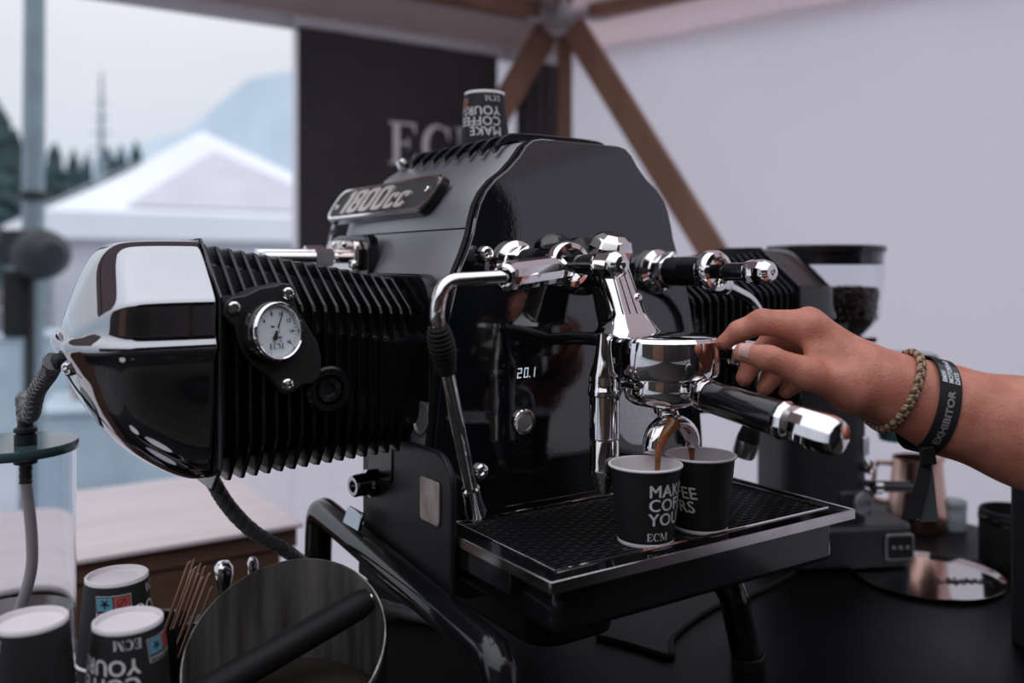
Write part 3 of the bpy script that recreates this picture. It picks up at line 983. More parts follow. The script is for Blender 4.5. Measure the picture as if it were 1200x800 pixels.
    gk = lambda u, s: Q([(u, .2985 + (v - .2985) * s, .342 + (w - .342) * s) for v, w in [(.1975, .252), (.1975, .3925), (.262, .4420), (.335, .4420), (.3995, .3925), (.3995, .252), (.375, .2305), (.222, .2305)]])
    mb.loft([gk(-.1970, 1.0), gk(-.1960, 1.012), gk(-.1945, 1.012), gk(-.1935, 1.0)])
    mb.build('cover_gasket', 'gloss_plastic', cyl, smooth=25)
    return cyl
cl = cylinder(-1)
cr = cylinder(1)
# drain bolt and small chrome stay under the left cover's lip
mb = MB(); screw(mb, (-.300, .262, .335), (-.75, -.6, -.2), .0065, .004); mb.build('cover_bolt', 'chrome', cl)
mb = MB(); mb.lathe([(.006, -.004), (.007, 0), (.007, .004), (.004, .006), (0, .006)], (-.301, .312, .337), (-1, -.1, -.25), 16); mb.build('hose_fitting', 'dark_metal', cl)

# pressure gauge with its cast plate
gp = MB()
outl = [(-.1945, .3795), (-.1925, .3885), (-.1855, .3935), (-.176, .3945), (-.163, .4005), (-.150, .4025), (-.1435, .4045), (-.1355, .4035), (-.1315, .3975), (-.1325, .389), (-.130, .380), (-.122, .368), (-.112, .352), (-.1085, .338), (-.1095, .323), (-.116, .3165), (-.126, .3160), (-.1335, .3105), (-.1405, .3085), (-.147, .3125), (-.152, .322), (-.160, .3295), (-.170, .337), (-.177, .347), (-.1815, .358), (-.184, .369), (-.190, .374)]
gp.prism(outl, (0, .196, 0), (1, 0, 0), (0, 0, 1), (0, .030, 0))
gauge = gp.build('pressure_gauge', 'gauge_plate', mach, bevel=.0015)
for (u, w) in ((-.1855, .3845), (-.1395, .3955), (-.1402, .3175)):
    mb = MB(); screw(mb, (u, .195, w), (0, -1, 0), .0058, .003); mb.build('screw', 'chrome', gauge)
gc = Vector((-.1555, .193, .3635)); ga = Vector((0.34, -1, 0.10)).normalized()
mb = MB(); mb.lathe([(.0265, -.004), (.0265, .006), (.0255, .009), (.0245, .010)], gc, ga, 48); mb.build('gauge_housing', 'gloss_plastic', gauge)
mb = MB(); mb.lathe([(.0245, .0065), (.0252, .0105), (.0248, .0125), (.0235, .0138), (.0222, .0130), (.0212, .0105), (.0212, .0080)], gc, ga, 56); tag(mb.build('bezel', 'chrome', gauge), 'chrome bezel')
mb = MB(); mb.lathe([(.0214, .0085), (0, .0085)], gc, ga, 48); tag(mb.build('dial', 'dial', gauge), 'pale blue dial')
gy = (Vector((0, 0, 1)) - ga * ga.z).normalized(); gx = -ga.cross(gy)
gx = gx if gx.x > 0 else -gx
tilt = R(0)                                  # the whole dial sits rotated a little
gx2 = gx * math.cos(tilt) + gy * math.sin(tilt) * -1; gy2 = gx * math.sin(tilt) + gy * math.cos(tilt)
go = gc + ga * .0088
mb = MB()
def dtext(s, ang, rad, size, bold=.0001):
    g = text_geo(s, size, bold, 0, 'CENTER')
    a = R(ang)
    mb.add(*put(g, go + gx2 * math.cos(a) * rad + gy2 * (math.sin(a) * rad - size * .35), gx2, gy2))
for i, s in enumerate(['0', '2', '4', '6', '8', '10', '12', '14', '16']):
    if i >= 3:
        dtext(s, 250 - i * 36, .0152, .0047)
    dtext('bar', 128, .0055, .0030) if i == 0 else None
dtext('MPa', -60, .0062, .0028)
for k in range(33):
    a = R(250 - k * 9); l = .0018 if k % 4 else .0030
    p0 = go + (gx2 * math.cos(a) + gy2 * math.sin(a)) * .0205; p1 = go + (gx2 * math.cos(a) + gy2 * math.sin(a)) * (.0205 - l)
    t_ = (gx2 * -math.sin(a) + gy2 * math.cos(a)) * .00022
    mb.add([p0 - t_, p0 + t_, p1 + t_, p1 - t_], [(0, 1, 2, 3)])
g = serif_geo('ECM', .0050)
mb.add(*put(g, go - gx2 * .0080 - gy2 * .0150, gx2, gy2))
mb.build('dial_print', 'ink', gauge, smooth=0)
mb = MB()
a = R(66)
dv_ = gx2 * math.cos(a) + gy2 * math.sin(a); nv_ = gx2 * -math.sin(a) + gy2 * math.cos(a)
for lo, hi, wa, wb_ in ((0, .017, .0007, .0002), (0, -.0075, .0007, .0024)):
    b0, b1 = go + dv_ * lo, go + dv_ * hi
    mb.loft([[b0 - nv_ * wa + ga * .0006, b0 + nv_ * wa + ga * .0006, b1 + nv_ * wb_ + ga * .0006, b1 - nv_ * wb_ + ga * .0006], [b0 - nv_ * wa + ga * .0010, b0 + nv_ * wa + ga * .0010, b1 + nv_ * wb_ + ga * .0010, b1 - nv_ * wb_ + ga * .0010]])
mb.build('needle', 'ink', gauge, smooth=0)
mb = MB(); mb.lathe([(.0021, .0005), (.0021, .0018), (.0012, .0022), (0, .0022)], go, ga, 20); mb.build('needle_hub', 'bronze_chrome', gauge)
for dx in (-.0032, .0032):
    mb = MB(); mb.lathe([(.0009, .0001), (.0009, .0004), (0, .0004)], go + gx2 * dx - gy2 * .0080, ga, 12); mb.build('dial_screw', 'red_skinny', gauge)

# chrome fitting with pipes behind the left cylinder, on the body flank
ft = MB()
ft.prism(rrect(.105, .052, .017, 8, .425, .428), (.030, 0, 0), (0, 1, 0), (0, 0, 1), (-.014, 0, 0))
fit = ft.build('pipe_flange', 'gloss_plastic', mach, bevel=.002)
mb = MB(); mb.prism(rrect(.085, .036, .013, 8, .430, .430), (.016, 0, 0), (0, 1, 0), (0, 0, 1), (-.010, 0, 0)); mb.build('flange_plate', 'bronze_chrome', fit, bevel=.002)
for dv, dw in ((0, 0), (.028, .004)):
    mb = MB(); mb.tube([(.010, .425 + dv, .428 + dw), (-.085, .425 + dv, .428 + dw)], .0068, 16)
    mb.lathe([(.0068, 0), (.0105, 0), (.0105, .022), (.0068, .022)], (-.028, .425 + dv, .428 + dw), (1, 0, 0), 6)
    mb.build('pipe', 'chrome', fit)
mb = MB(); screw(mb, (.005, .392, .420), (-1, 0, 0), .006, .004); mb.build('screw', 'chrome', fit)
for dv in (-.01, .02):
    mb = MB(); screw(mb, (.006, .43 + dv, .443), (-.8, 0, .6), .0042, .004); mb.build('screw', 'chrome', fit)

# ------------------------------------------------ front panel fittings
for (u, w) in ((.0500, .4305), (.292, .4275), (.0440, .2235)):
    mb = MB(); screw(mb, (u, .180, w), (0, -1, 0), .0078, .0055); mb.build('panel_screw', 'chrome', mach)
mb = MB().use('chrome')
bt = Vector((.0955, .183, .2650))
mb.lathe([(.0125, 0), (.0125, .0025), (.0115, .0035), (.0092, .0035), (.0088, .0022)], bt, (0, -1, 0), 36)
mb.use('steel').lathe([(.0088, .0022), (.0080, .0028), (0, .0030)], bt, (0, -1, 0), 36)
tag(mb.build('power_button', None, mach), 'round chrome push button')
mb = MB(); mb.prism(rrect(.034, .016, .002, 4, .0985, .3135), (0, .1825, 0), (1, 0, 0), (0, 0, 1), (0, -.001, 0))
disp = mb.build('display', 'tray_gloss', mach)
# seven segment digits 20.1
mb = MB()
SEG = {'2': 'abged', '0': 'abcdef', '1': 'bc'}
def seg(ch, x0):
    w_, h_, t = .0050, .0098, .0011
    R_ = {'a': (0, h_ - t, w_, h_), 'g': (0, h_ / 2 - t / 2, w_, h_ / 2 + t / 2), 'd': (0, 0, w_, t), 'b': (w_ - t, h_ / 2, w_, h_), 'c': (w_ - t, 0, w_, h_ / 2), 'f': (0, h_ / 2, t, h_), 'e': (0, 0, t, h_ / 2)}
    for s in SEG[ch]:
        a, b, c, d = R_[s]
        k = .12
        mb.add([(x0 + a + k * b, .1812, .3085 + b), (x0 + c + k * b, .1812, .3085 + b), (x0 + c + k * d, .1812, .3085 + d), (x0 + a + k * d, .1812, .3085 + d)], [(0, 1, 2, 3)])
for ch, x0 in (('2', .0870), ('0', .0948), ('1', .1030)):
    seg(ch, x0)
mb.add([(.1012, .1812, .3085), (.1026, .1812, .3085), (.1026, .1812, .3099), (.1012, .1812, .3099)], [(0, 1, 2, 3)])
tag(mb.build('digits', 'display', disp, smooth=0), 'lit digits 20.1')
# round seal on the panel
sx, sw = .2485, .2600
mb = MB(); mb.lathe([(.0345, 0), (.0345, .0008), (0, .0008)], (sx, .183, sw), (0, -1, 0), 56)
seal = mb.build('seal', 'sticker', mach)
mb = MB(); mb.lathe([(.0305, .0010), (.0298, .0010)], (sx, .183, sw), (0, -1, 0), 56)
mb.lathe([(.0238, .0010), (.0234, .0010)], (sx, .183, sw), (0, -1, 0), 56)
g = serif_geo('ECM', .0145)
mb.add(*put(g, (sx - .0205, .1820, sw - .0035), (1, 0, 0), (0, 0, 1), .0002))
mb.add([(sx - .018, .1819, sw - .0085), (sx + .018, .1819, sw - .0085), (sx + .018, .1819, sw - .0078), (sx - .018, .1819, sw - .0078)], [(0, 1, 2, 3)])
tag(mb.build('seal_print', 'sticker_print', seal, smooth=0), 'pale ECM letters in a ring')

# valves with levers, and the two steam wands
def valve(u, sgn):
    w = .4200 if sgn < 0 else .4130
    base = MB()
    base.lathe([(.0235, 0), (.0245, .003), (.0235, .007), (.0175, .010), (.0165, .012)], (u, .183, w), (0, -1, 0), 36)
    root = base.build('steam_valve', 'chrome', mach)
    mb = MB()
    mb.lathe([(.0150, .008), (.0155, .012), (.0155, .046), (.0148, .048), (.0148, .049), (.0155, .051), (.0155, .074), (.0175, .080)], (u, .183, w), (0, -1, 0), 32)
    tag(mb.build('barrel', 'gloss_plastic', root), 'gloss black barrel')
    mb = MB()
    mb.lathe([(.0155, .076), (.0200, .080), (.0215, .084), (.0215, .092), (.0195, .096), (.0150, .097), (.0135, .092), (.0135, .088), (.0, .088)], (u, .183, w), (0, -1, 0), 36)
    mb.build('collar', 'chrome', root)
    mb = MB()
    mb.lathe([(.0075, .088), (.0075, .106), (.0090, .108), (.0090, .134)], (u, .183, w), (0, -1, 0), 24)
    mb.build('lever_shaft', 'gloss_plastic', root)
    mb = MB()
    mb.lathe([(.0090, .132), (.0108, .134), (.0120, .140), (.0120, .154), (.0108, .160), (.0075, .164), (.0035, .1645), (.0030, .160), (0, .160)], (u, .183, w), (0, -1, 0), 10)
    mb.build('lever_knob', 'chrome', root)
    # hexagonal nut on the panel side, angled body towards the wand
    mb = MB()
    mb.lathe([(.0165, .012), (.0185, .014), (.0185, .026), (.0165, .028)], (u, .183, w), (0, -1, 0), 6)
    mb.build('hex_nut', 'chrome', root)
    return root
vl = valve(.0835, -1)
vr = valve(.268, 1)
def wand(root, pts, grip_at, grip_len, tip_m, r=.0058):
    P = [Vector(p) for p in pts]
    # fitting from the valve body outwards
    d = (P[1] - P[0]).normalized()
    mb = MB()
    mb.lathe([(.0125, 0), (.0125, .010), (.0105, .012), (.0105, .018), (.0130, .021), (.0130, (P[1] - P[0]).length - .010), (.0115, (P[1] - P[0]).length - .002), (.0085, (P[1] - P[0]).length), (.0080, (P[1] - P[0]).length - .006), (0, (P[1] - P[0]).length - .006)], P[0], d, 12)
    mb.build('wand_fitting', 'chrome', root, smooth=25)
    path = arc_path([P[1] - d * .004] + P[2:], .016, 8)
    mb = MB(); mb.tube(path, r, 18)
    wd_ = mb.build('steam_wand', 'chrome', root)
    a, b = P[-2], P[-1]
    dn = (b - a).normalized()
    g0 = a + dn * grip_at
    mb = MB()
    prof = [(r + .0005, 0), (.0082, .002)]
    n = 8
    for k in range(n):
        t = .004 + (grip_len - .012) * k / n
        h = .0095 + .0014 * math.sin(PI * k / (n - 1))
        st = (grip_len - .012) / n
        prof += [(h - .0018, t), (h, t + st * .25), (h, t + st * .65), (h - .0018, t + st * .9)]
    prof += [(.0085, grip_len - .007), (.0080, grip_len), (r + .0003, grip_len + .001)]
    mb.lathe(prof, g0, dn, 24)
    tag(mb.build('rubber_grip', 'rubber', root), 'ribbed black rubber grip')
    mb = MB()
    mb.lathe([(r + .0003, -.002), (.0078, 0), (.0080, .006), (.0078, .008), (.0100, .026), (.0085, .030), (.004, .032), (0, .032)], b - dn * .004, dn, 20)
    mb.build('wand_tip', tip_m, root)
    return wd_
wand(vl, [(.0800, .098, .4165), (-.0075, .0600, .4098), (-.0627, .0600, .4075), (-.0700, .0600, .3820), (-.0090, .108, .2260)], .010, .043, 'chrome')
# right wand: leaves the valve outwards, then hangs behind the hand
P = [(.2720, .105, .4045), (.300, .110, .399)]
mb = MB(); d_ = (Vector(P[1]) - Vector(P[0])).normalized()
mb.lathe([(.0125, 0), (.0125, .012), (.0105, .014), (.0120, .020), (.0120, .028), (.0070, .030)], P[0], d_, 12); mb.build('wand_fitting', 'chrome', vr, smooth=25)
pth = arc_path([Vector(P[1]), (.352, .116, .381), (.371, .118, .352), (.3700, .122, .275), (.3665, .1275, .250)], .016, 8)
mb = MB(); mb.tube(pth, .0056, 18); mb.build('steam_wand', 'chrome', vr)
mb = MB(); dt = Vector((-.0045, .0100, -.036)).normalized()
mb.lathe([(.006, -.012), (.0085, 0), (.0125, .022), (.0125, .026)], (.3665, .1275, .250), dt, 24); tag(mb.build('wand_sleeve', 'rubber', vr), 'black sleeve of the steam tip')
mb = MB(); mb.lathe([(.0128, .026), (.0130, .028), (.0128, .042), (.0110, .045), (0, .046)], (.3665, .1275, .250), dt, 24); tag(mb.build('wand_tip', 'steel', vr), 'steel band at the tip')

# ------------------------------------------------ brew group
GV = .060
gr = MB()
gr.lathe([(.0, .3566), (.020, .3565), (.040, .3560), (.0475, .3545), (.0505, .351), (.0510, .345), (.0505, .3235), (.0490, .3195), (.0460, .3180), (.0380, .3175), (.0370, .322), (0, .322)], (UC, GV, 0), (0, 0, 1), 72)
group = gr.build('brew_group', 'chrome', mach)
# flared neck with grooves
NT, NB_ = Vector((UC, .1430, .424)), Vector((UC, .1130, .3545))
ax = (NB_ - NT).normalized()
zf = Vector((1, 0, 0)).cross(ax).normalized()
zf = zf if zf.y < 0 else -zf
secs = []
NLEN = (NB_ - NT).length
for k in range(17):
    t = k / 16.0
    fl = max(0, (t - .80) / .20) ** 2
    c_ = NT + ax * NLEN * t
    hw = .0165 + .0055 * t + .009 * fl
    hd = .0150 + .0035 * t + .007 * fl
    zv = (zf * (1 - fl) + Vector((0, -1, 0)) * fl).normalized()
    secs.append([c_ + Vector((1, 0, 0)) * a + zv * b for a, b in rrect(2 * hw, 2 * hd, min(hw, hd) * .50, 5)])
mb = MB(); mb.loft(secs)
mb.build('group_neck', 'chrome', group, smooth=45)
for k in range(4):
    x0 = -.0115 + k * .0077
    mb = MB()
    a = NT + Vector((x0 * .85, 0, 0)) + ax * .004 + zf * .0153; b = NT + Vector((x0 * 1.15, 0, 0)) + ax * (NLEN - .012) + zf * .0183
    wv_ = Vector((.0006, 0, 0))
    mb.loft([[a - wv_, a + wv_, a + wv_ - zf * .002, a - wv_ - zf * .002], [b - wv_, b + wv_, b + wv_ - zf * .002, b - wv_ - zf * .002]])
    mb.build('groove', 'dark_in', group, smooth=0)
mb = MB(); screw(mb, NT + Vector((.0125, 0, 0)) + ax * .046 + zf * .0172, zf, .0042, .0025); mb.build('screw', 'chrome', group)
# faceted cap at the top of the neck
mb = MB()
mb.lathe([(.0, -.004), (.0215, -.004), (.0235, .000), (.0235, .012), (.0200, .020), (.0120, .025), (0, .026)], (UC, .1380, .426), (0, -.30, 1), 8, ph=PI / 8)
mb.build('group_cap', 'chrome', group, smooth=20, bevel=.0015)
mb = MB()
mb.lathe([(.030, 0), (.030, .006), (.022, .010), (.018, .024)], (UC, .183, .418), (0, -1, 0), 36)
mb.build('group_flange', 'gloss_plastic', group)
# small lever with a knurled chrome knob on the right of the group, held by the hand
lv = Vector((UC + .046, GV - .018, .3405)); ld = Vector((.80, -.55, -.10)).normalized()
mb = MB(); mb.lathe([(.0115, -.006), (.0115, .004), (.0075, .006), (.0070, .013), (.0085, .014)], lv, ld, 24); mb.build('lever_shaft', 'gloss_plastic', group)
mb = MB(); mb.lathe([(.0085, .013), (.0118, .0145), (.0126, .018), (.0112, .021), (.0112, .024), (.0124, .027), (.0120, .044), (.0095, .048), (0, .049)], lv, ld, 10); tag(mb.build('lever_knob', 'chrome', group, smooth=20), 'faceted chrome knob held by the fingers')
# hot water spout left of the group
hx, hv = .1270, .0955
mb = MB()
mb.lathe([(.0060, .356), (.0075, .345), (.0100, .330), (.0138, .318), (.0145, .312), (.0145, .306), (.0155, .3045), (.0155, .3000), (.0140, .2985), (.0140, .2600), (.0132, .2590), (.0132, .2580), (.0138, .2570), (.0138, .2330), (.0145, .2315), (.0142, .2290), (.0120, .2260), (.0068, .2095), (.0050, .2080), (0, .2080)], (hx, hv, 0), (0, 0, 1), 36)
mb.build('water_spout', 'chrome', mach)
mb = MB(); mb.tube(arc_path([(hx, .183, .345), (hx, .13, .350), (hx, hv, .350), (hx, hv, .330)], .012, 6), .0062, 14); mb.build('spout_arm', 'gloss_plastic', mach)

# ------------------------------------------------ drip tray
T0, T1, S0, S1 = -.003, .362, 0.0, .182
mb = MB()
bw = .0165
def boxr(mb, u0, u1, v0, v1, w0, w1):
    mb.box(((u0 + u1) / 2, (v0 + v1) / 2, (w0 + w1) / 2), (u1 - u0, v1 - v0, w1 - w0))
for a in ((T0, T1, S0, S0 + bw), (T0, T1, S1 - .006, S1), (T0, T0 + bw, S0 + bw, S1 - .006), (T1 - bw, T1, S0 + bw, S1 - .006)):
    boxr(mb, a[0], a[1], a[2], a[3], .172, .180)
tray = mb.build('drip_tray', 'tray_gloss', mach)
for a in ((T0 - .002, T1 + .002, S0 - .002, S0), (T0 - .002, T0, S0, S1), (T1, T1 + .002, S0, S1)):
    mb = MB(); boxr(mb, a[0], a[1], a[2], a[3], .1705, .1803)
    tag(mb.build('edge_band', 'edge_steel', tray, bevel=.0006), 'polished steel edge')
mb = MB(); boxr(mb, T0 + bw, T1 - bw, S0 + bw, S1 - .006, .160, .162); mb.build('tray_floor', 'dark_in', tray)
mb = MB()
c4 = [(T0 + bw, S0 + bw), (T1 - bw, S0 + bw), (T1 - bw, S1 - .008), (T0 + bw, S1 - .008)]
mb.tube([(c4[k % 4][0], c4[k % 4][1], .1803) for k in range(5)], .0011, 8)
mb.build('bead', 'chrome', tray)
mb = MB()
p_ = .0058
nv = int((S1 - .008 - S0 - bw) / p_)
for k in range(nv + 1):
    v = S0 + bw + .001 + k * p_
    boxr(mb, T0 + bw, T1 - bw, v - .00125, v + .00125, .1755, .1787)
    for j in range(18):
        u = T0 + bw + .006 + j * .0195 + (.00975 if k % 2 else 0)
        if u < T1 - bw - .004:
            boxr(mb, u - .0024, u + .0024, v, v + p_, .1755, .1785)
tag(mb.build('grate', 'grate', tray, smooth=0), kind='stuff')
mb = MB(); boxr(mb, .012, .350, .014, .186, .128, .1705); mb.build('tray_box', 'gloss_plastic', tray, bevel=.006)
mb = MB(); boxr(mb, -.001, .010, .06, .17, .150, .1705); mb.build('tray_rail', 'gloss_plastic', tray, bevel=.001)
mb = MB(); boxr(mb, -.001, .354, .185, .1995, .120, .1745); mb.build('tray_back', 'satin_dark', tray, bevel=.002)

# ------------------------------------------------ base block with ribs, and the tube frame
bs = MB(); bs.prism(rrect(.105, .17, .03, 6, .148, .240), (0, 0, .046), (1, 0, 0), (0, 1, 0), (0, 0, .084))
base = bs.build('base_block', 'satin_dark', mach, bevel=.004)
for k in range(4):
    s = 1.0 - .09 * (3 - k)
    mb = MB(); mb.prism(rrect(.124 * s, .19 * s, .03 * s, 6, .148, .240), (0, 0, .048 + k * .020), (1, 0, 0), (0, 1, 0), (0, 0, .0125)); mb.build('base_rib', 'fin', base, bevel=.003)
for u in (.1195, .1765):
    mb = MB().use('washer'); mb.lathe([(.0095, -.004), (.0095, .0012), (.0085, .002), (.0050, .002), (.0045, .0005)], (u, .1440, .0745), (0, -1, 0), 28)
    mb.use('dark_in').lathe([(.0046, .0006), (.0030, .0010), (0, .0010)], (u, .1440, .0745), (0, -1, 0), 16)
    mb.build('base_screw', None, base)
for (u, fu) in ((-.020, -.020), (.300, .322)):
    pts = [(fu + (0 if u < 0 else .0), .437, .004), (u, .428, .142), (u, .10 if u > 0 else .047, .089 if u > 0 else .1085), (fu, (.098 if u > 0 else .036), .004)]
    mb = MB(); mb.tube(arc_path(pts, .020, 8), .0155, 22)
    ft = mb.build('frame_tube', 'gloss_plastic', mach)
    for q in (pts[0], pts[3]):
        mb = MB(); mb.lathe([(.0175, -.004), (.0175, .006), (.0158, .008)], (q[0], q[1], .004), (0, 0, 1), 20, True); mb.build('foot', 'rubber', ft)
for u in (.0, .29):
    mb = MB(); boxr(mb, u - .012 if u > .1 else u - .02, u + .012, .20, .32, .098, .112); mb.build('frame_bracket', 'dark_metal', mach, bevel=.002)
mb = MB(); boxr(mb, .05, .31, .205, .33, .105, .125); mb.build('base_plate', 'satin_dark', mach, bevel=.003)
# bracket plate with the big hex bolt at the left rear
mb = MB(); mb.prism([(-.018, -.055), (.018, -.055), (.016, -.02), (.021, .0), (.014, .018), (0, .024), (-.014, .018), (-.020, 0), (-.012, -.022)], (-.010, .303, .195), (0, 1, 0), (0, 0, 1), (.008, 0, 0))
brk = mb.build('frame_lug', 'gloss_plastic', mach, bevel=.002)
mb = MB(); mb.lathe([(.0145, .008), (.0145, .014), (.0115, .016), (.0112, .030), (.0095, .032), (.0060, .032), (.0055, .026), (0, .026)], (-.004, .303, .195), (-1, -.15, 0), 24); tag(mb.build('frame_bolt', 'black_chrome', brk), 'large socket bolt')
mb = MB(); mb.prism([(-.020, 0), (.020, 0), (.018, .018), (-.018, .018)], (-.030, .318, .148), (0, 1, 0), (.3, 0, .95), (.004, 0, 0)); mb.build('lug_plate', 'black_chrome', brk, bevel=.001)
mb = MB(); mb.prism(rrect(.06, .07, .01, 4, .285, .235), (-.012, 0, 0), (0, 1, 0), (0, 0, 1), (.01, 0, 0)); mb.build('lug_block', 'fin', brk, bevel=.003)

# ------------------------------------------------------------------ paper cups
CR0, CR1, CH = .0240, .0310, .0680
def cup_r(z):
    return CR0 + (CR1 - CR0) * z / CH
def wrap(mb, geo, a0, z0, off=.00025):
    """wrap flat glyphs round the cup; a0 is where x = 0 falls"""
    vs = []
    for x, y, _ in geo[0]:
        z = z0 + y
        r = cup_r(z)
        a = a0 + x / (r * 1.0)
        vs.append(((r + off) * math.cos(a), (r + off) * math.sin(a), z))
    mb.add(vs, geo[1])
def grid_geo(x0, y0, x1, y1, n=8):
    vs, fs = [], []
    for j in range(2):
        for i in range(n + 1):
            vs.append((x0 + (x1 - x0) * i / n, y0 + (y1 - y0) * j, 0))
    for i in range(n):
        fs.append((i, i + 1, n + 2 + i, n + 1 + i))
    return vs, fs
def heavy(s_, size, d, space=1.0):
    g = text_geo(s_, size, 0, 0, 'LEFT', 0, space)
    vs, fs = [], []
    for k, (dx, dy) in enumerate(((0, 0), (d, 0), (-d, 0), (0, d * .6), (0, -d * .6))):
        o = len(vs)
        vs += [(x + dx, y + dy, z) for x, y, z in g[0]]
        fs += [tuple(i + o for i in f) for f in g[1]]
    return vs, fs
TXT = [heavy(s, .0150, .00032, 1.04) for s in ('MAKE', 'COFFEE', 'YOURS')]
ECMG = serif_geo('ECM', .0066)
SMALL = text_geo('PLASTIC IN PRODUCT', .0026, .00004)
def make_cup(label, loc, a_text, flip=False, group=None, decor=True, coffee=False, a_label=None):
    o = thing('paper_cup', label, 'cup', loc, 0, group)
    if flip:
        o.rotation_euler = (PI, 0, 0)
        a_text = -a_text
        a_label = -a_label if a_label is not None else None
    mb = MB()
    mb.lathe([(CR0 + .0001, .0032), (cup_r(.0045) + .0001, .0045), (CR1 - .0003, CH - .0018)], n=48)
    mb.build('sleeve', 'cup_black', o, smooth=60)
    mb = MB()
    t = .0006
    mb.lathe([(0, .0042), (CR0 - .0016, .0042), (CR0 - .0014, .0002), (CR0 - .0004, 0), (CR0 + .0003, .0006), (CR0 + .0003, .0034), (CR0 - .0002, .0036)], n=48)
    prof = [(CR1 - .0006, CH - .0022)]
    for k in range(9):
        a = R(-90 + 270 * k / 8)
        prof.append((CR1 + .0004 + .0013 * math.cos(a), CH - .0013 + .0013 * math.sin(a)))
    prof += [(cup_r(.006) - t - .0002, .006), (0, .006)]
    mb.lathe(prof, n=48)
    mb.build('liner', 'cup_white', o, smooth=50)
    if coffee:
        mb = MB(); mb.lathe([(cup_r(.020) - .0009, .020), (0, .020)], n=40); tag(mb.build('espresso', 'coffee', o), 'brown espresso inside')
    if decor:
        mb = MB()
        for g, z in zip(TXT, (.0445, .0325, .0200)):
            wrap(mb, g, a_text, z)
        wrap(mb, ECMG, a_text - .05, .0068)
        tag(mb.build('lettering', 'white_print', o, smooth=0), 'white words MAKE COFFEE YOURS and ECM')
    if a_label is not None:
        mb = MB()
        mb.use('cup_white'); wrap(mb, grid_geo(-.0004, -.0004, .0264, .0164), a_label, .0100, .00018)
        mb.use('cup_black'); wrap(mb, grid_geo(0, 0, .026, .016), a_label, .0100, .00028)
        mb.use('cup_red'); wrap(mb, grid_geo(.0008, .0008, .0126, .0108, 5), a_label, .0100, .0004)
        mb.use('cup_blue'); wrap(mb, grid_geo(.0134, .0008, .0252, .0108, 5), a_label, .0100, .0004)
        mb.use('cup_white'); wrap(mb, SMALL, a_label + .02, .0225, .0005)
        # simple pictograms: a turtle-like blob and a struck-out circle
        mb.use('cup_black')
        def disc(cx, cy, r0, r1, z, n=18):
            vs = [(cx + rr * math.cos(2 * PI * i / n), cy + rr * math.sin(2 * PI * i / n), 0) for rr in (r0, r1) for i in range(n)]
            return vs, [(i, (i + 1) % n, n + (i + 1) % n, n + i) for i in range(n)]
        wrap(mb, disc(.0193, .0054, 0.00001, .0019, 0), a_label, .0100, .0006)
        for k in range(5):
            a = R(90 + 72 * k)
            wrap(mb, disc(.0193 + .0028 * math.cos(a), .0054 + .0028 * math.sin(a), 0.00001, .0008, 0, 10), a_label, .0100, .0006)
        wrap(mb, disc(.0067, .0058, .0031, .0037, 0), a_label, .0100, .0006)
        wrap(mb, ([(.0040, .0034, 0), (.0046, .0028, 0), (.0096, .0080, 0), (.0090, .0086, 0)], [(0, 1, 2, 3)]), a_label, .0100, .0006)
        tag(mb.build('recycling_label', None, o, smooth=0), 'small blue and red label')
    return o

GT = .1790
c1 = make_cup('front black paper cup on the drip tray with MAKE COFFEE YOURS towards the camera', W(.1272, .0395, GT), R(-93), group='cups under the spouts', coffee=True)
c2 = make_cup('rear black paper cup on the drip tray, half hidden by the front cup', W(.1950, .0400, GT), R(-219), group='cups under the spouts', coffee=True)
make_cup('upside-down black paper cup on top of the espresso machine', W(.168, .372, .5592 + CH), R(-47), True, a_label=R(-142))

# three stacks of upside-down cups at the lower left: every cup its own object
ORD = ['', 'second', 'third', 'fourth', 'fifth', 'sixth', 'seventh', 'eighth', 'ninth', 'tenth', 'eleventh']
def stack(top, yaw_text, yaw_label, lab_top, lab_rest, group):
    step = .0128
    tz = top.z
    n = int((tz - TABLE_Z - CH) / step)
    z0 = TABLE_Z + CH + .0006
    step = (tz - z0) / n
    for k in range(n + 1):
        p = (top.x, top.y, tz - k * step)
        if k == 0:
            make_cup(lab_top, p, yaw_text, True, group, True, False, yaw_label)
        else:
            make_cup(ORD[k] + lab_rest, p, yaw_text, True, group, False)
stack(at(150, 724, .655), R(-49), R(23), 'top cup of the front right stack, upside-down, showing COFFEE YOURS', ' cup from the top of the front right stack of nested black cups', 'front right cup stack')
stack(at(137, 672, .735), R(33), R(-43), 'top cup of the rear stack, upside-down, with blue and red label facing the camera', ' cup from the top of the rear stack of nested black cups', 'rear cup stack')
stack(at(36, 724, .63), R(-111), None, 'top cup of the leftmost stack, upside-down in the lower left corner', ' cup from the top of the leftmost stack of nested black cups', 'leftmost cup stack')

# ------------------------------------------------------------------ portafilter and the two streams
pf = thing('portafilter', 'chrome portafilter with black handle locked under the brew group', 'portafilter', W(UC, GV, .3175), TH)
mb = MB(); mb.lathe([(.0362, -.0005), (.0368, -.003), (.0368, -.014), (.0352, -.020), (.0300, -.0245), (.0170, -.0275), (.0100, -.0290), (.0085, -.0340)], n=48, cap0=True, cap1=True); mb.build('basket_body', 'chrome', pf)
for sx in (-1, 1):
    mb = MB(); mb.box((sx * .0385, 0, -.005), (.010, .020, .006)); mb.build('ear', 'chrome', pf, bevel=.001)
hd = Vector((0, -1, -.115)).normalized()
h0 = Vector((0, -.033, -.0085))
mb = MB(); mb.lathe([(.0090, 0), (.0082, .008), (.0120, .012), (.0120, .014)], h0, hd, 28, True); mb.build('neck', 'chrome', pf)
mb = MB(); mb.lathe([(.0120, .013), (.0136, .0135), (.0140, .015), (.0140, .018), (.0134, .0185), (.0134, .0195), (.0140, .020), (.0140, .024), (.0132, .025)], h0, hd, 36); mb.build('collar', 'chrome', pf)
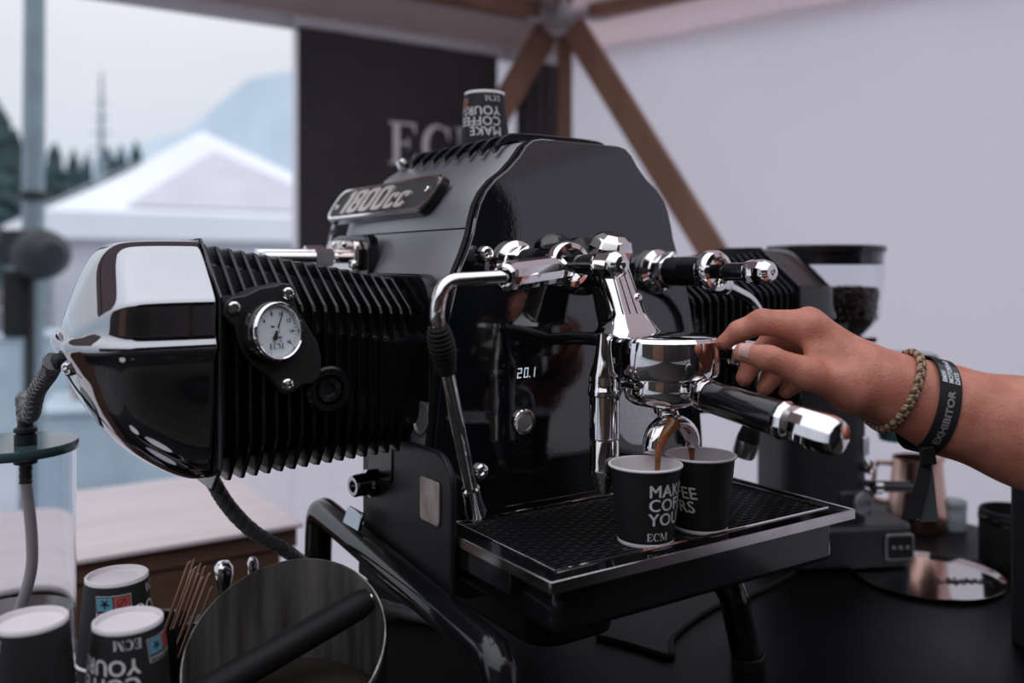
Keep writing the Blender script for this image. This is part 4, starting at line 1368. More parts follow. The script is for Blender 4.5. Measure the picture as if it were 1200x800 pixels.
mb = MB(); mb.lathe([(.0120, .024), (.0136, .0248), (.0140, .028), (.0146, .100), (.0140, .103), (.0120, .104)], h0, hd, 40); tag(mb.build('handle_grip', 'gloss_plastic', pf), 'black grip')
mb = MB(); mb.lathe([(.0140, .1025), (.0158, .1028), (.0160, .106), (.0146, .109), (.0145, .112), (.0152, .118), (.0152, .146), (.0142, .153), (.0128, .157), (.0070, .159), (0, .1595)], h0, hd, 12, ph=.2); tag(mb.build('handle_end', 'chrome', pf, smooth=24, bevel=.0006), 'polished faceted handle end')
mb = MB(); mb.lathe([(.0085, -.030), (.0100, -.033), (.0100, -.040), (.0080, -.042)], (0, -.006, 0), (0, 0, 1), 24, True, True); mb.build('spout_stem', 'chrome', pf)
# double spout: an arched trough
arch = []
for k in range(19):
    a = R(188 - 196 * k / 18)
    arch.append(Vector((.0245 * math.cos(a), -.010, -.0620 + .0225 * math.sin(a))))
mb = MB()
rings = []
for k, p in enumerate(arch):
    t = (arch[min(k + 1, 18)] - arch[max(k - 1, 0)]).normalized()
    nn = Vector((-t.z, 0, t.x))
    nn = nn if nn.z > -0.3 or True else nn
    wv2 = .0122 - .0025 * abs(k - 9) / 9.0
    th2 = .0064 + .001 * (1 - abs(k - 9) / 9.0)
    ring = []
    for i in range(16):
        b = 2 * PI * i / 16
        ring.append(p + Vector((0, 1, 0)) * (wv2 * math.cos(b)) + nn * (th2 * math.sin(b)))
    rings.append(ring)
mb.loft(rings); mb.build('double_spout', 'chrome', pf, smooth=60)

def stream(pts, rad, label):
    mb = MB(); q = bez(pts, 24)
    n = len(q)
    rr = [rad[0] + (rad[-1] - rad[0]) * min(1, (i / (n - 1)) ** .55) for i in range(n)]
    mb.tube([Vector((0, 0, 0)) + (p - q[-1]) for p in q], rr, 14)
    o = mb.build('espresso_stream', 'coffee', None, smooth=60)
    o.location = q[-1]
    return tag(o, label, 'coffee', 'streams of espresso')
def PFW(x, y, z):
    return W(UC + x, GV + y, .3175 + z)
stream([PFW(-.010, -.0235, -.0385), PFW(-.0190, -.0240, -.0460), PFW(-.0245, -.0215, -.058), PFW(-.0252, -.0190, -.074), PFW(-.0252, -.0175, -.1175)], (.0074, .0018), 'stream of espresso falling from the left spout into the front cup')
stream([PFW(.0238, -.0110, -.0620), PFW(.0240, -.0115, -.070), PFW(.0240, -.0118, -.082), PFW(.0240, -.0118, -.1170)], (.0045, .0015), 'stream of espresso falling from the right spout into the rear cup')

# ------------------------------------------------------------------ things on the left
# water tank with its hose
jx = at(15, 310, .9105)
o = thing('water_tank', 'clear round water tank with a tinted lid and inner tube at the left edge', 'tank', (jx.x, jx.y, TABLE_Z))
mb = MB(); mb.lathe([(0, 0), (.0575, 0), (.0585, .002), (.0585, .230), (.0560, .230), (.0560, .005), (0, .005)], n=56); mb.build('vessel', 'glass', o, smooth=40)
mb = MB(); mb.lathe([(0, .2305), (.0600, .2305), (.0610, .232), (.0610, .2385), (.0600, .240), (0, .240)], n=56); tag(mb.build('lid', 'smoke_glass', o), 'tinted teal lid')
mb = MB(); mb.lathe([(0, .0056), (.0556, .0056), (.0556, .068), (0, .068)], n=48); mb.build('water', 'glass', o)
fx = .0195
mb = MB(); mb.lathe([(0, .2405), (.0105, .2405), (.0105, .250), (.0080, .251), (.0110, .253), (.0110, .256), (.0075, .258), (.0075, .264)], (fx, -.012, 0), n=20, cap1=True); mb.build('hose_coupling', 'dark_metal', o)
mb = MB(); mb.lathe([(.011, .2300), (.011, .221), (.0065, .220)] + [(.0065 if k % 2 else .0055, .219 - .0035 * k) for k in range(6)] + [(.0, .199)], (fx, -.012, 0), n=18); mb.build('lower_coupling', 'dark_metal', o)
mb = MB(); mb.tube(bez([(fx, -.012, .205), (fx + .007, -.014, .150), (fx + .006, -.015, .110), (fx - .010, -.016, .060), (fx - .025, -.016, .012)], 24), .0055, 12); tag(mb.build('dip_tube', 'tubing', o), 'milky plastic tube')

def hose(name, pts, r, m, label, cat, braid=None, ends=None, n=60):
    P = bez(pts, n)
    o = thing(name, label, cat, P[-1])
    P = [p - P[-1] for p in P] if False else [p - Vector(o.location) for p in P]
    mb = MB(); mb.tube(P, r, 14)
    mb.build('hose', m, o)
    if braid:
        for sgn in (-1, 1):
            for k in range(4):
                path = []
                L_ = 0
                for i, p in enumerate(P):
                    if i:
                        L_ += (p - P[i - 1]).length
                    t = (P[min(i + 1, len(P) - 1)] - P[max(i - 1, 0)]).normalized()
                    x = Vector((0, 1, 0)); x = (x - t * x.dot(t)).normalized(); y = t.cross(x)
                    a = sgn * L_ * braid + k * PI / 2
                    path.append(p + (x * math.cos(a) + y * math.sin(a)) * r)
                mb = MB(); mb.tube(path, r * .10, 5); tag(mb.build('braid_wire', m, o), None, None, None, 'stuff')
    return o
ftw = W(-.306, .314, .3365)
top = Vector((jx.x + fx, jx.y - .012, TABLE_Z + .264))
hose('braided_hose', [ftw, at(58, 436, .815), at(43, 459, .855), at(36, 486, .885), top + Vector((0, -.002, .022)), top + Vector((0, 0, .0005))], .0076, 'cable_grey',
     'braided grey hose running from the left cylinder cover to the water tank lid', 'hose', braid=160, n=110)
hose('drain_hose', [W(-.178, .335, .240), at(262, 585, .875), at(296, 622, .90), at(335, 645, .945), at(372, 672, 1.00), at(420, 700, 1.065), at(470, 716, 1.065), at(520, 728, 1.04)], .0070, 'cable_grey',
     'grey corrugated drain hose hanging from the left cylinder down to the table', 'hose', braid=150, n=110)

# stick holder with stirring sticks
hp = at(180, 310, .775)
o = thing('stick_holder', 'black tumbler holding wooden stirring sticks behind the front cup stack', 'holder', (hp.x, hp.y, TABLE_Z))
mb = MB(); mb.lathe([(0, 0), (.026, 0), (.029, .003), (.0315, .060), (.0300, .108), (.0285, .112), (.0270, .110), (.0285, .060), (.0260, .004), (0, .004)], n=40); mb.build('tumbler', 'gloss_plastic', o)
rg = random.Random(5)
for k in range(11):
    b = Vector((hp.x - .0225 + .0022 * k, hp.y - .010 + .0125 * (k % 3), TABLE_Z + .0075))
    e_ = at(222 + 2.6 * k, (658, 668, 656, 664, 672, 660, 676, 664, 682, 672, 688)[k], hp.y - .014 + .018 * (k % 3))
    e_ = Vector((e_.x, e_.y, e_.z))
    d = (e_ - b); ln = d.length; d.normalize()
    mb = MB()
    mb.box((0, 0, ln / 2), (.0065, .0014, ln))
    s = mb.build('stir_stick', 'stick', None, bevel=.0004)
    s.location = b
    s.rotation_euler = d.to_track_quat('Z', 'Y').to_euler()
    tag(s, 'flat wooden stirring stick in the black tumbler, ' + ('leftmost' if k == 0 else 'rightmost' if k == 10 else ORD[k + 1] + ' from the left'), 'stick', 'stirring sticks')

# knock box with slanted rim and a bar across
kp = at(335, 310, .725)
o = thing('knock_box', 'black round knock box with a slanted steel rim and a bar across', 'knock box', (kp.x, kp.y, TABLE_Z))
KR = .0815
rim = lambda y: .114 + .043 * y / KR
n = 64
def kring(r, zf):
    return [(r * math.cos(2 * PI * i / n), r * math.sin(2 * PI * i / n), zf(r * math.sin(2 * PI * i / n))) for i in range(n)]
mb = MB(); mb.loft([kring(KR - .003, lambda y: 0), kring(KR, lambda y: .003), kring(KR, lambda y: rim(y) - .004)], True, True, False); mb.build('shell', 'rubber', o, smooth=50)
mb = MB(); mb.loft([kring(KR - .0012, lambda y: rim(y) - .006), kring(KR - .0012, rim), kring(KR - .0024, rim), kring(KR - .0030, lambda y: .006)], True, False, True); tag(mb.build('steel_liner', 'knock_in', o, smooth=50), 'worn steel inner wall with painted sheen streaks')
ba, bb = Vector((.060, .044, rim(.044) - .004)), Vector((-.064, -.042, rim(-.042) - .006))
mb = MB(); mb.tube([ba + (bb - ba) * t for t in (0, .04, .08, .92, .96, 1)], [.0095, .0115, .0125, .0125, .0115, .0095], 20); tag(mb.build('knock_bar', 'rubber', o), 'black rubber bar')
mb = MB(); mb.tube([ba + (ba - bb).normalized() * .003, bb + (bb - ba).normalized() * .003], .004, 12); mb.build('bar_rod', 'steel', o)
mb = MB(); mb.lathe([(.0770, .066), (.06, .076), (.03, .080), (0, .078)], n=30); tag(mb.build('dark_fill_grounds', 'coffee_dark', o), None, None, None, 'stuff')  # grounds mound raised towards the bar to darken the lower inside

# two chrome tampers behind the knock box
for (px, py, Y, r, lb) in ((262, 668, .965, .0100, 'chrome tamper with round knob behind the knock box, left one'), (296, 663, .985, .0060, 'slim chrome tamper with pointed knob behind the knock box, right one')):
    q = at(px, py, Y)
    h = q.z - TABLE_Z
    o = thing('tamper', lb, 'tamper', (q.x, q.y, TABLE_Z), 0, 'tampers behind the knock box')
    mb = MB(); mb.lathe([(0, 0), (.024, 0), (.0245, .002), (.0245, .014), (.022, .018), (.009, .024), (.007, .04)], n=36); mb.build('base', 'chrome', o)
    mb = MB(); mb.lathe([(.007, .038), (.006, h - .022), (r * .8, h - .014), (r, h - .004), (r * .95, h + .004), (r * .6, h + .009), (0, h + .010)], n=28); mb.build('knob', 'chrome', o)
# steel tray strip under the tumbler
q = at(228, 310, .80)
o = thing('steel_jug', 'small brushed steel jug between the tumbler and the knock box', 'jug', (q.x - .008, q.y + .035, TABLE_Z))
mb = MB(); mb.lathe([(0, 0), (.020, 0), (.0215, .002), (.0200, .060), (.0190, .080), (.0182, .080), (.0192, .060), (.0205, .004), (0, .004)], n=36); mb.build('body', 'steel', o)
mb = MB(); mb.tube(arc_path([(-.014, .014, .07), (-.026, .026, .07), (-.028, .028, .02), (-.0148, .0148, .02)], .012, 5), .003, 8); mb.build('handle', 'steel', o)

# cables on the table
def tcable(name, pts, r, m, label):
    P = [at(px, py, (EYE - TABLE_Z - r) * FPX / (py - 310)) for px, py in pts]
    q = bez(P, 50)
    mb = MB(); mb.tube([p - q[0] for p in q], r, 10)
    o = mb.build(name, m)
    o.location = q[0]
    return tag(o, label, 'cable')
tcable('power_cable', [(700, 745), (745, 757), (786, 768), (790, 745), (835, 712), (880, 697), (935, 668)], .0030, 'rubber', 'black power cable curling across the table under the drip tray')

# ------------------------------------------------------------------ grinder and the things on the right
gX = at(958, 310, 1.30)
o = thing('coffee_grinder', 'charcoal coffee grinder with a clear bean hopper and black lid, right of the machine', 'grinder', (gX.x, gX.y, TABLE_Z), R(8))
def lp(px, py, Y):
    p = at(px, py, Y) - Vector(o.location)
    a = -R(8)
    return Vector((p.x * math.cos(a) - p.y * math.sin(a), p.x * math.sin(a) + p.y * math.cos(a), p.z))
mb = MB(); mb.prism(rrect(.185, .165, .025, 6, .012, 0), (0, 0, .004), (1, 0, 0), (0, 1, 0), (0, 0, .058)); mb.build('base', 'grinder_body', o, bevel=.006)
mb = MB(); mb.loft([[(x * s, y * s, z) for x, y in rrect(.125, .13, .032, 6, -.012, 0)] for z, s in ((.060, 1.0), (.16, 1.0), (.25, .99), (.275, .93), (.283, .80))]); mb.build('body', 'grinder_body', o, smooth=40)
for sx in (-.06, .08):
    for sy in (-.06, .06):
        mb = MB(); mb.lathe([(.009, 0), (.009, .005)], (sx, sy, 0), cap0=True, cap1=True, n=14); mb.build('foot', 'rubber', o)
hc = (.012, 0)
mb = MB(); mb.lathe([(.0815, .437), (.0800, .400), (.0745, .346), (.0700, .338), (.032, .296), (.030, .282), (.0285, .282), (.0305, .297), (.0685, .3395), (.0730, .347), (.0785, .400), (.0800, .437)], (hc[0], hc[1], 0), n=56); tag(mb.build('hopper', 'glass', o, smooth=30), 'clear plastic hopper')
mb = MB(); mb.lathe([(0, .420), (.0782, .420), (.0790, .4375), (.0830, .438), (.0835, .441), (.0830, .446), (.078, .448), (0, .449)], (hc[0], hc[1], 0), n=56); tag(mb.build('lid', 'gloss_plastic', o), 'black lid')
# beans: a dark core and individual beans against the wall and on top
mb = MB()
bg = random.Random(9)
def hop_r(z):
    if z > .347:
        return .0725 + (.0785 - .0725) * (z - .347) / .053
    return .0305 + (.0685 - .0305) * max(0, (z - .297)) / .0425
def top_z(x, y):
    return .384 + .09 * (x) - .10 * abs(x - .02)
mb.lathe([(0, .292), (hop_r(.30) - .004, .300), (.062, .342), (.064, .366), (.03, .374), (0, .374)], (hc[0], 0, 0), n=30)
def bean(c, s):
    rx, ry, rz = [bg.uniform(0, PI) for _ in range(3)]
    rot = Matrix.Rotation(rx, 3, 'X') @ Matrix.Rotation(ry, 3, 'Y') @ Matrix.Rotation(rz, 3, 'Z')
    vs = []
    for lat in (-1, 0, 1):
        for i in range(6):
            a = 2 * PI * i / 6
            k = 1.0 if lat == 0 else .62
            vs.append(Vector(c) + rot @ Vector((s * k * math.cos(a), s * .72 * k * math.sin(a), s * .5 * lat)))
    fs = [tuple(range(5, -1, -1)), tuple(range(12, 18))]
    for l in range(2):
        for i in range(6):
            fs.append((l * 6 + i, l * 6 + (i + 1) % 6, (l + 1) * 6 + (i + 1) % 6, (l + 1) * 6 + i))
    mb.add(vs, fs)
for k in range(900):
    a = bg.uniform(0, 2 * PI); z = bg.uniform(.302, .392)
    r = hop_r(z) - .0065
    x, y = r * math.cos(a), r * math.sin(a)
    if z < top_z(x, y) and r > .02:
        bean((hc[0] + x, y, z), .0052)
for k in range(260):
    a = bg.uniform(0, 2 * PI); r = .066 * math.sqrt(bg.random())
    x, y = r * math.cos(a), r * math.sin(a)
    bean((hc[0] + x, y, top_z(x, y) - bg.uniform(0, .006)), .0052)
mb.build('coffee_beans', 'bean', o, smooth=60)
tag(bpy.data.objects['coffee_beans'], 'dark roasted beans', None, None, 'stuff')
# doser with its own lid on the right, fork, lever, badge, switch plate
dz = lp(1052, 310, 1.29)
mb = MB(); mb.lathe([(.050, .282), (.049, .262), (.048, .245), (.030, .190), (.0255, .168), (.0240, .168), (.028, .190), (.046, .245), (.047, .262), (.048, .282)], (dz.x, dz.y, 0), n=44); mb.build('doser_glass', 'smoke_glass', o, smooth=40)
mb = MB(); mb.lathe([(0, .280), (.0505, .280), (.0535, .283), (.0535, .290), (.050, .293), (0, .294)], (dz.x, dz.y, 0), n=44); tag(mb.build('doser_lid', 'gloss_plastic', o), 'flat black doser lid')
mb = MB(); mb.box((dz.x * .5 + .02, dz.y, .225), (dz.x * .62, .05, .05)); mb.build('doser_neck', 'grinder_body', o, bevel=.008)
p = lp(1021, 398, 1.27)
mb = MB(); mb.box((p.x - .016, p.y, p.z), (.045, .010, .007)); mb.build('hopper_latch', 'gloss_plastic', o, bevel=.002)
fx0 = lp(1003, 570, 1.25)
for dy in (-.012, .012):
    mb = MB(); mb.tube([(.045, fx0.y + dy, .112), (.062, fx0.y + dy, .110), (.118, fx0.y + dy, .107)], [.0055, .0055, .005], 12); mb.build('fork_arm', 'gloss_plastic', o)
mb = MB(); mb.lathe([(.0095, 0), (.0095, .010), (.007, .012)], (.049, fx0.y - .012, .112), (1, 0, -.04), 18, True, True); mb.build('fork_ring', 'chrome', o)
pk = lp(1018, 547, 1.24)
mb = MB(); mb.lathe([(.0, -.010), (.006, -.008), (.0095, -.003), (.0095, .003), (.006, .008), (0, .010)], (pk.x, pk.y, pk.z), (0, -1, 0), 24); mb.build('adjust_knob', 'chrome', o)
mb = MB(); mb.tube([(pk.x - .004, pk.y + .004, pk.z), (.046, pk.y + .05, pk.z)], .004, 10); mb.build('knob_stem', 'dark_metal', o)
mb = MB(); mb.prism(rrect(.010, .026, .003, 4), (pk.x - .001, pk.y + .004, pk.z + .028), (1, 0, 0), (0, 0, 1), (0, .06, 0)); mb.build('lever_guide', 'chrome', o, bevel=.001)
pb = lp(1012, 590, 1.235)
mb = MB(); mb.lathe([(.0165, -.004), (.0165, 0), (.0150, .0015), (0, .0015)], (pb.x, pb.y, pb.z), (.35, -1, 0), 36)
bd = mb.build('round_badge', 'grey_metal', o)
mb = MB(); gx_ = Vector((1, .35, 0)).normalized(); g = serif_geo('ECM', .0085); mb.add(*put(g, Vector((pb.x, pb.y, pb.z)) + Vector((.35, -1, 0)).normalized() * .002 - gx_ * .012 - Vector((0, 0, .004)), gx_, (0, 0, 1))); mb.build('badge_print', 'ink', bd, smooth=0)
mb = MB(); mb.box((pb.x - .01, pb.y + .032, pb.z), (.05, .06, .036)); mb.build('chute', 'grinder_body', o, bevel=.006)
ps = lp(1021, 629, 1.20)
mb = MB(); mb.prism(rrect(.042, .036, .005, 4, .076, .034), (0, -.0835, 0), (1, 0, 0), (0, 0, 1), (0, -.003, 0)); sp = mb.build('switch_plate', 'grey_metal', o, bevel=.001)
mb = MB(); mb.prism(rrect(.036, .030, .004, 4, .076, .034), (0, -.0866, 0), (1, 0, 0), (0, 0, 1), (0, -.001, 0)); mb.build('switch_field', 'rubber', sp)
for k in range(3):
    mb = MB(); mb.lathe([(.0028, 0), (.0028, .0012), (0, .0015)], (.066 + .010 * k, -.0876, .034), (0, -1, 0), 14); mb.build('button', 'grey_metal', sp)

# copper pitcher
p = at(1075, 310, 1.43)
o = thing('milk_pitcher', 'copper coloured steel milk pitcher beside the grinder', 'pitcher', (p.x, p.y, TABLE_Z))
mb = MB(); mb.lathe([(0, 0), (.043, 0), (.0455, .003), (.0450, .030), (.0400, .075), (.0375, .105), (.0378, .112), (.0368, .112), (.0365, .105), (.0390, .075), (.0440, .030), (.0440, .005), (0, .005)], n=48); mb.build('body', 'copper', o, smooth=50)
mb = MB(); mb.tube(arc_path([(-.030, .022, .098), (-.052, .038, .098), (-.056, .041, .035), (-.036, .026, .035)], .018, 6), .0042, 10); mb.build('handle', 'copper', o)
mb = MB(); mb.loft([[(.030, -.012, .108), (.030, .012, .108), (.0365, 0, .085)], [(.046, -.002, .117), (.046, .002, .117), (.040, 0, .098)]]); mb.build('pouring_lip', 'copper', o)
p = at(1117, 310, 1.425)
o = thing('glass_tin', 'small frosted glass tin behind the copper pitcher', 'jar', (p.x, p.y, TABLE_Z))
mb = MB(); mb.lathe([(0, 0), (.018, 0), (.0195, .002), (.0195, .034), (0, .034)], n=36); mb.build('glass', 'frost', o)
mb = MB(); mb.lathe([(0, .034), (.0205, .034), (.0205, .044), (.019, .046), (0, .046)], n=36); mb.build('lid', 'frost', o)
p = at(1186, 310, 1.25)
o = thing('black_canister', 'round black open canister near the right edge of the table', 'canister', (p.x, p.y, TABLE_Z))
mb = MB(); mb.lathe([(0, 0), (.040, 0), (.042, .002), (.042, .076), (.0405, .079), (.038, .079), (.0375, .076), (.0375, .008), (0, .008)], n=44); mb.build('body', 'rubber', o)
mb = MB(); mb.lathe([(.0422, .062), (.0430, .064), (.0430, .070), (.0422, .072)], n=44); mb.build('band', 'gloss_plastic', o)
p = at(1252, 310, .98)
o = thing('black_strip_stand_in', 'tall black stand-in for a dark strip cut off by the right edge of the frame', 'bin', (p.x, p.y, TABLE_Z), R(15))  # block standing in for a black strip at the frame's edge
mb = MB(); mb.prism(rrect(.10, .09, .03, 6), (0, 0, 0), (1, 0, 0), (0, 1, 0), (0, 0, .235)); mb.build('body', 'rubber', o, bevel=.004)
mb = MB(); mb.prism(rrect(.106, .096, .033, 6), (0, 0, .236), (1, 0, 0), (0, 1, 0), (0, 0, .016)); mb.build('lid', 'gloss_plastic', o, bevel=.004)
# mirror plate with grounds
p = W(.7237, .1465, 0)
o = thing('mirror_plate', 'round polished steel plate lying on the table in front of the pitcher', 'plate', (p.x, p.y, TABLE_Z))
mb = MB(); mb.lathe([(0, .0015), (.085, .0015), (.092, .003), (.0955, .006), (.0965, .0065), (.0965, .0055), (.092, .0012), (.085, 0), (0, 0)], n=72); mb.build('plate', 'mirror', o, smooth=50)
mb = MB()
gg = random.Random(4)
for k in range(150):
    x, y = gg.gauss(.040, .020), gg.gauss(-.018, .0050)
    if x * x + y * y < .08 ** 2:
        r = gg.uniform(.0007, .0022)
        mb.lathe([(r, 0), (r * .8, r * .5), (0, r * .8)], (x, y, 0), n=6)
gr_ = mb.build('spilled_grounds', 'coffee_dark', None)
gr_.location = (p.x, p.y, TABLE_Z + .0016)
tag(gr_, 'spilled brown coffee grounds scattered on the steel plate', 'coffee grounds', None, 'stuff')
p = at(1128, 659, .42 * FPX / 349)
mb = MB(); mb.box((0, 0, .0035), (.085, .010, .007))
o = mb.build('black_stick', 'rubber', None, bevel=.002); o.location = (p.x, p.y, TABLE_Z); o.rotation_euler = (0, 0, R(-28))
tag(o, 'thin black stick lying on the table behind the steel plate', 'stick')

# ------------------------------------------------------------------ the person: one continuous arm and body surface from a blended distance field
def cap_sdf(Pt, a, b, ra, rb):
    a = np.array(a, dtype=np.float32); b = np.array(b, dtype=np.float32)
    ba = b - a
    t = np.clip(((Pt - a) @ ba) / max(1e-9, float(ba @ ba)), 0, 1)
    t2 = t * t * (3 - 2 * t) * .35 + t * .65
    q = a + t[:, None] * ba
    return np.sqrt(((Pt - q) ** 2).sum(1)) - (ra + (rb - ra) * t2)
def smin(a, b, k):
    h = np.clip(k - np.abs(a - b), 0, None) / k
    return np.minimum(a, b) - h * h * k * .25
def surface_nets(fun, lo, hi, d):
    lo = np.array(lo, dtype=np.float32); hi = np.array(hi, dtype=np.float32)
    n = np.ceil((hi - lo) / d).astype(int) + 1
    ax = [lo[i] + d * np.arange(n[i], dtype=np.float32) for i in range(3)]
    F = np.empty(tuple(n), dtype=np.float32)
    for i in range(n[0]):
        Y, Z = np.meshgrid(ax[1], ax[2], indexing='ij')
        Pt = np.stack([np.full(Y.size, ax[0][i], dtype=np.float32), Y.ravel(), Z.ravel()], 1)
        F[i] = fun(Pt).reshape(n[1], n[2])
    ins = F < 0
    c = np.zeros(tuple(n - 1), dtype=np.int8)
    for dx in (0, 1):
        for dy in (0, 1):
            for dz_ in (0, 1):
                c += ins[dx:n[0] - 1 + dx, dy:n[1] - 1 + dy, dz_:n[2] - 1 + dz_]
    cell = (c > 0) & (c < 8)
    idx = -np.ones(cell.shape, dtype=np.int64)
    ids = np.argwhere(cell)
    idx[cell] = np.arange(len(ids))
    acc = np.zeros((len(ids), 3), dtype=np.float64); cnt = np.zeros(len(ids))
    corners = [(x, y, z) for x in (0, 1) for y in (0, 1) for z in (0, 1)]
    for a in corners:
        for k in range(3):
            if a[k] == 0:
                b = list(a); b[k] = 1
                fa = F[ids[:, 0] + a[0], ids[:, 1] + a[1], ids[:, 2] + a[2]]
                fb = F[ids[:, 0] + b[0], ids[:, 1] + b[1], ids[:, 2] + b[2]]
                m = (fa < 0) != (fb < 0)
                t = np.where(m, fa / np.where(m, fa - fb, 1), 0)
                p = np.array(a, dtype=np.float64)[None, :].repeat(len(ids), 0)
                p[:, k] += t
                acc[m] += p[m]; cnt[m] += 1
    V = lo + (ids + acc / cnt[:, None]) * d
    faces = []
    for k in range(3):
        o1, o2 = [(1, 2), (2, 0), (0, 1)][k]
        sl0 = [slice(None)] * 3; sl1 = [slice(None)] * 3
        sl0[k] = slice(0, n[k] - 1); sl1[k] = slice(1, n[k])
        A = ins[tuple(sl0)]; B = ins[tuple(sl1)]
        e = np.argwhere(A != B)
        ok = (e[:, o1] > 0) & (e[:, o2] > 0) & (e[:, o1] < n[o1] - 1) & (e[:, o2] < n[o2] - 1)
        e = e[ok]
        def cid(d1, d2):
            q = e.copy(); q[:, o1] -= d1; q[:, o2] -= d2
            return idx[q[:, 0], q[:, 1], q[:, 2]]
        q = np.stack([cid(1, 1), cid(0, 1), cid(0, 0), cid(1, 0)], 1)
        fl = A[e[:, 0], e[:, 1], e[:, 2]]
        q[~fl] = q[~fl][:, ::-1]
        faces.append(q)
    return V, np.concatenate(faces)

def J(px, py, Y, r):
    p = at(px, py, Y)
    return (tuple(p), r * Y / FPX)
# joints: pixel, real depth, radius as seen
index_ = [J(948, 384, .782, 21), J(893, 377, .793, 14.8), J(866, 388, .800, 12.2), J(849, 401, .806, 9.3)]
middle = [J(958, 392, .802, 21), J(908, 396, .822, 14.5), J(882, 424, .822, 12.2), J(872, 443, .818, 10.0)]
ring_ = [J(968, 402, .818, 20), J(926, 416, .838, 13.8), J(905, 441, .832, 12.0), J(896, 454, .826, 9.6)]
pinky = [J(980, 418, .832, 18), J(948, 432, .848, 11.5), J(930, 450, .842, 10.0), J(921, 459, .838, 8.4)]
thumb = [J(1000, 455, .762, 27), J(948, 438, .752, 18.5), J(902, 420, .754, 14.2), J(871, 413, .760, 11.6)]
wrist = J(1046, 456, .772, 35)
palm = [(J(1010, 440, .775, 36), index_[0]), (J(1012, 446, .790, 34), middle[0]), (J(1014, 450, .800, 30), ring_[0]), (J(1016, 456, .806, 27), pinky[0])]
fore1 = J(1108, 480, .768, 44)
fore2 = J(1200, 506, .758, 55)
elbow = ((.585, .668, 1.115), .047)
CB = np.array((.83, .29)); YAW = R(17.5)
def model(Pt):
    """world point to the body's own frame, in which the person faces -x at (.86, .62)"""
    x = Pt[:, 0] - CB[0]; y = Pt[:, 1] - CB[1]
    c, s = math.cos(-YAW), math.sin(-YAW)
    return np.stack([x * c - y * s + .86, x * s + y * c + .62, Pt[:, 2]], 1).astype(np.float32)
def to_world(p):
    x, y = p[0] - .86, p[1] - .62
    c, s = math.cos(YAW), math.sin(YAW)
    return Vector((x * c - y * s + CB[0], x * s + y * c + CB[1], p[2]))
shoulder = (tuple(to_world((.85, .79, 1.40))), .062)
knuck = [np.array(thumb[2][0]), np.array(index_[1][0]), np.array(thumb[1][0])]
def chain(Pt, ch, k=.004):
    d = None
    for (a, ra), (b, rb) in zip(ch[:-1], ch[1:]):
        q = cap_sdf(Pt, a, b, ra, rb)
        d = q if d is None else smin(d, q, k)
    return d
def hand_sdf(Pt):
    p = None
    for (a, ra), (b, rb) in palm:
        q = cap_sdf(Pt, wrist[0], a, wrist[1] * .86, ra)
        q = smin(q, cap_sdf(Pt, a, b, ra, rb * .98), .012)
        p = q if p is None else smin(p, q, .012)
    p = smin(p, cap_sdf(Pt, thumb[0][0], wrist[0], thumb[0][1], wrist[1] * .80), .012)
    f = None
    for ch in (index_, middle, ring_, pinky):
        q = chain(Pt, ch)
        f = q if f is None else np.minimum(f, q)
    p = smin(p, f, .007)
    p = smin(p, chain(Pt, thumb, .006), .010)
    # web between thumb and index
    w0, w1 = J(955, 415, .768, 11), J(985, 430, .768, 18)
    p = smin(p, cap_sdf(Pt, w0[0], w1[0], w0[1], w1[1]), .012)
    p = smin(p, cap_sdf(Pt, wrist[0], fore1[0], wrist[1] * .97, fore1[1]), .020)
    p = smin(p, cap_sdf(Pt, fore1[0], fore2[0], fore1[1], fore2[1]), .03)
    p = smin(p, cap_sdf(Pt, fore2[0], elbow[0], fore2[1], elbow[1]), .03)
    p = smin(p, cap_sdf(Pt, elbow[0], shoulder[0], elbow[1] * .95, shoulder[1]), .03)
    # tendons on the back of the hand
    for ch, dy in ((index_, 0), (middle, 0)):
        a = np.array(ch[0][0]) + np.array((0, 0, ch[0][1] * .83)); b = np.array(wrist[0]) + np.array((0.0, -.004 if ch is index_ else .008, wrist[1] * .60))
        p = smin(p, cap_sdf(Pt, a, b, .0035, .0025), .008)
    # wrinkles over the thumb joint and knuckles
    for c, axis, amp, wid in ((thumb[2], np.array(thumb[3][0]) - np.array(thumb[1][0]), .00042, .0065), (index_[1], np.array(index_[2][0]) - np.array(index_[0][0]), .00025, .006), (index_[2], np.array(index_[3][0]) - np.array(index_[1][0]), .00022, .004)):
        ax_ = axis / np.linalg.norm(axis)
        s = (Pt - np.array(c[0])) @ ax_
        rr = np.sqrt(((Pt - np.array(c[0])) ** 2).sum(1))
        p = p + amp * (0.5 + 0.5 * np.cos(s * 2 * PI / .0027)) * np.exp(-(s / wid) ** 2) * (rr < c[1] * 1.6)
    return p.astype(np.float32)
lo = (at(835, 310, .78).x, .660, 1.125); hi = (.545, .890, 1.300)
Vh, Fh = surface_nets(hand_sdf, lo, hi, .0014)
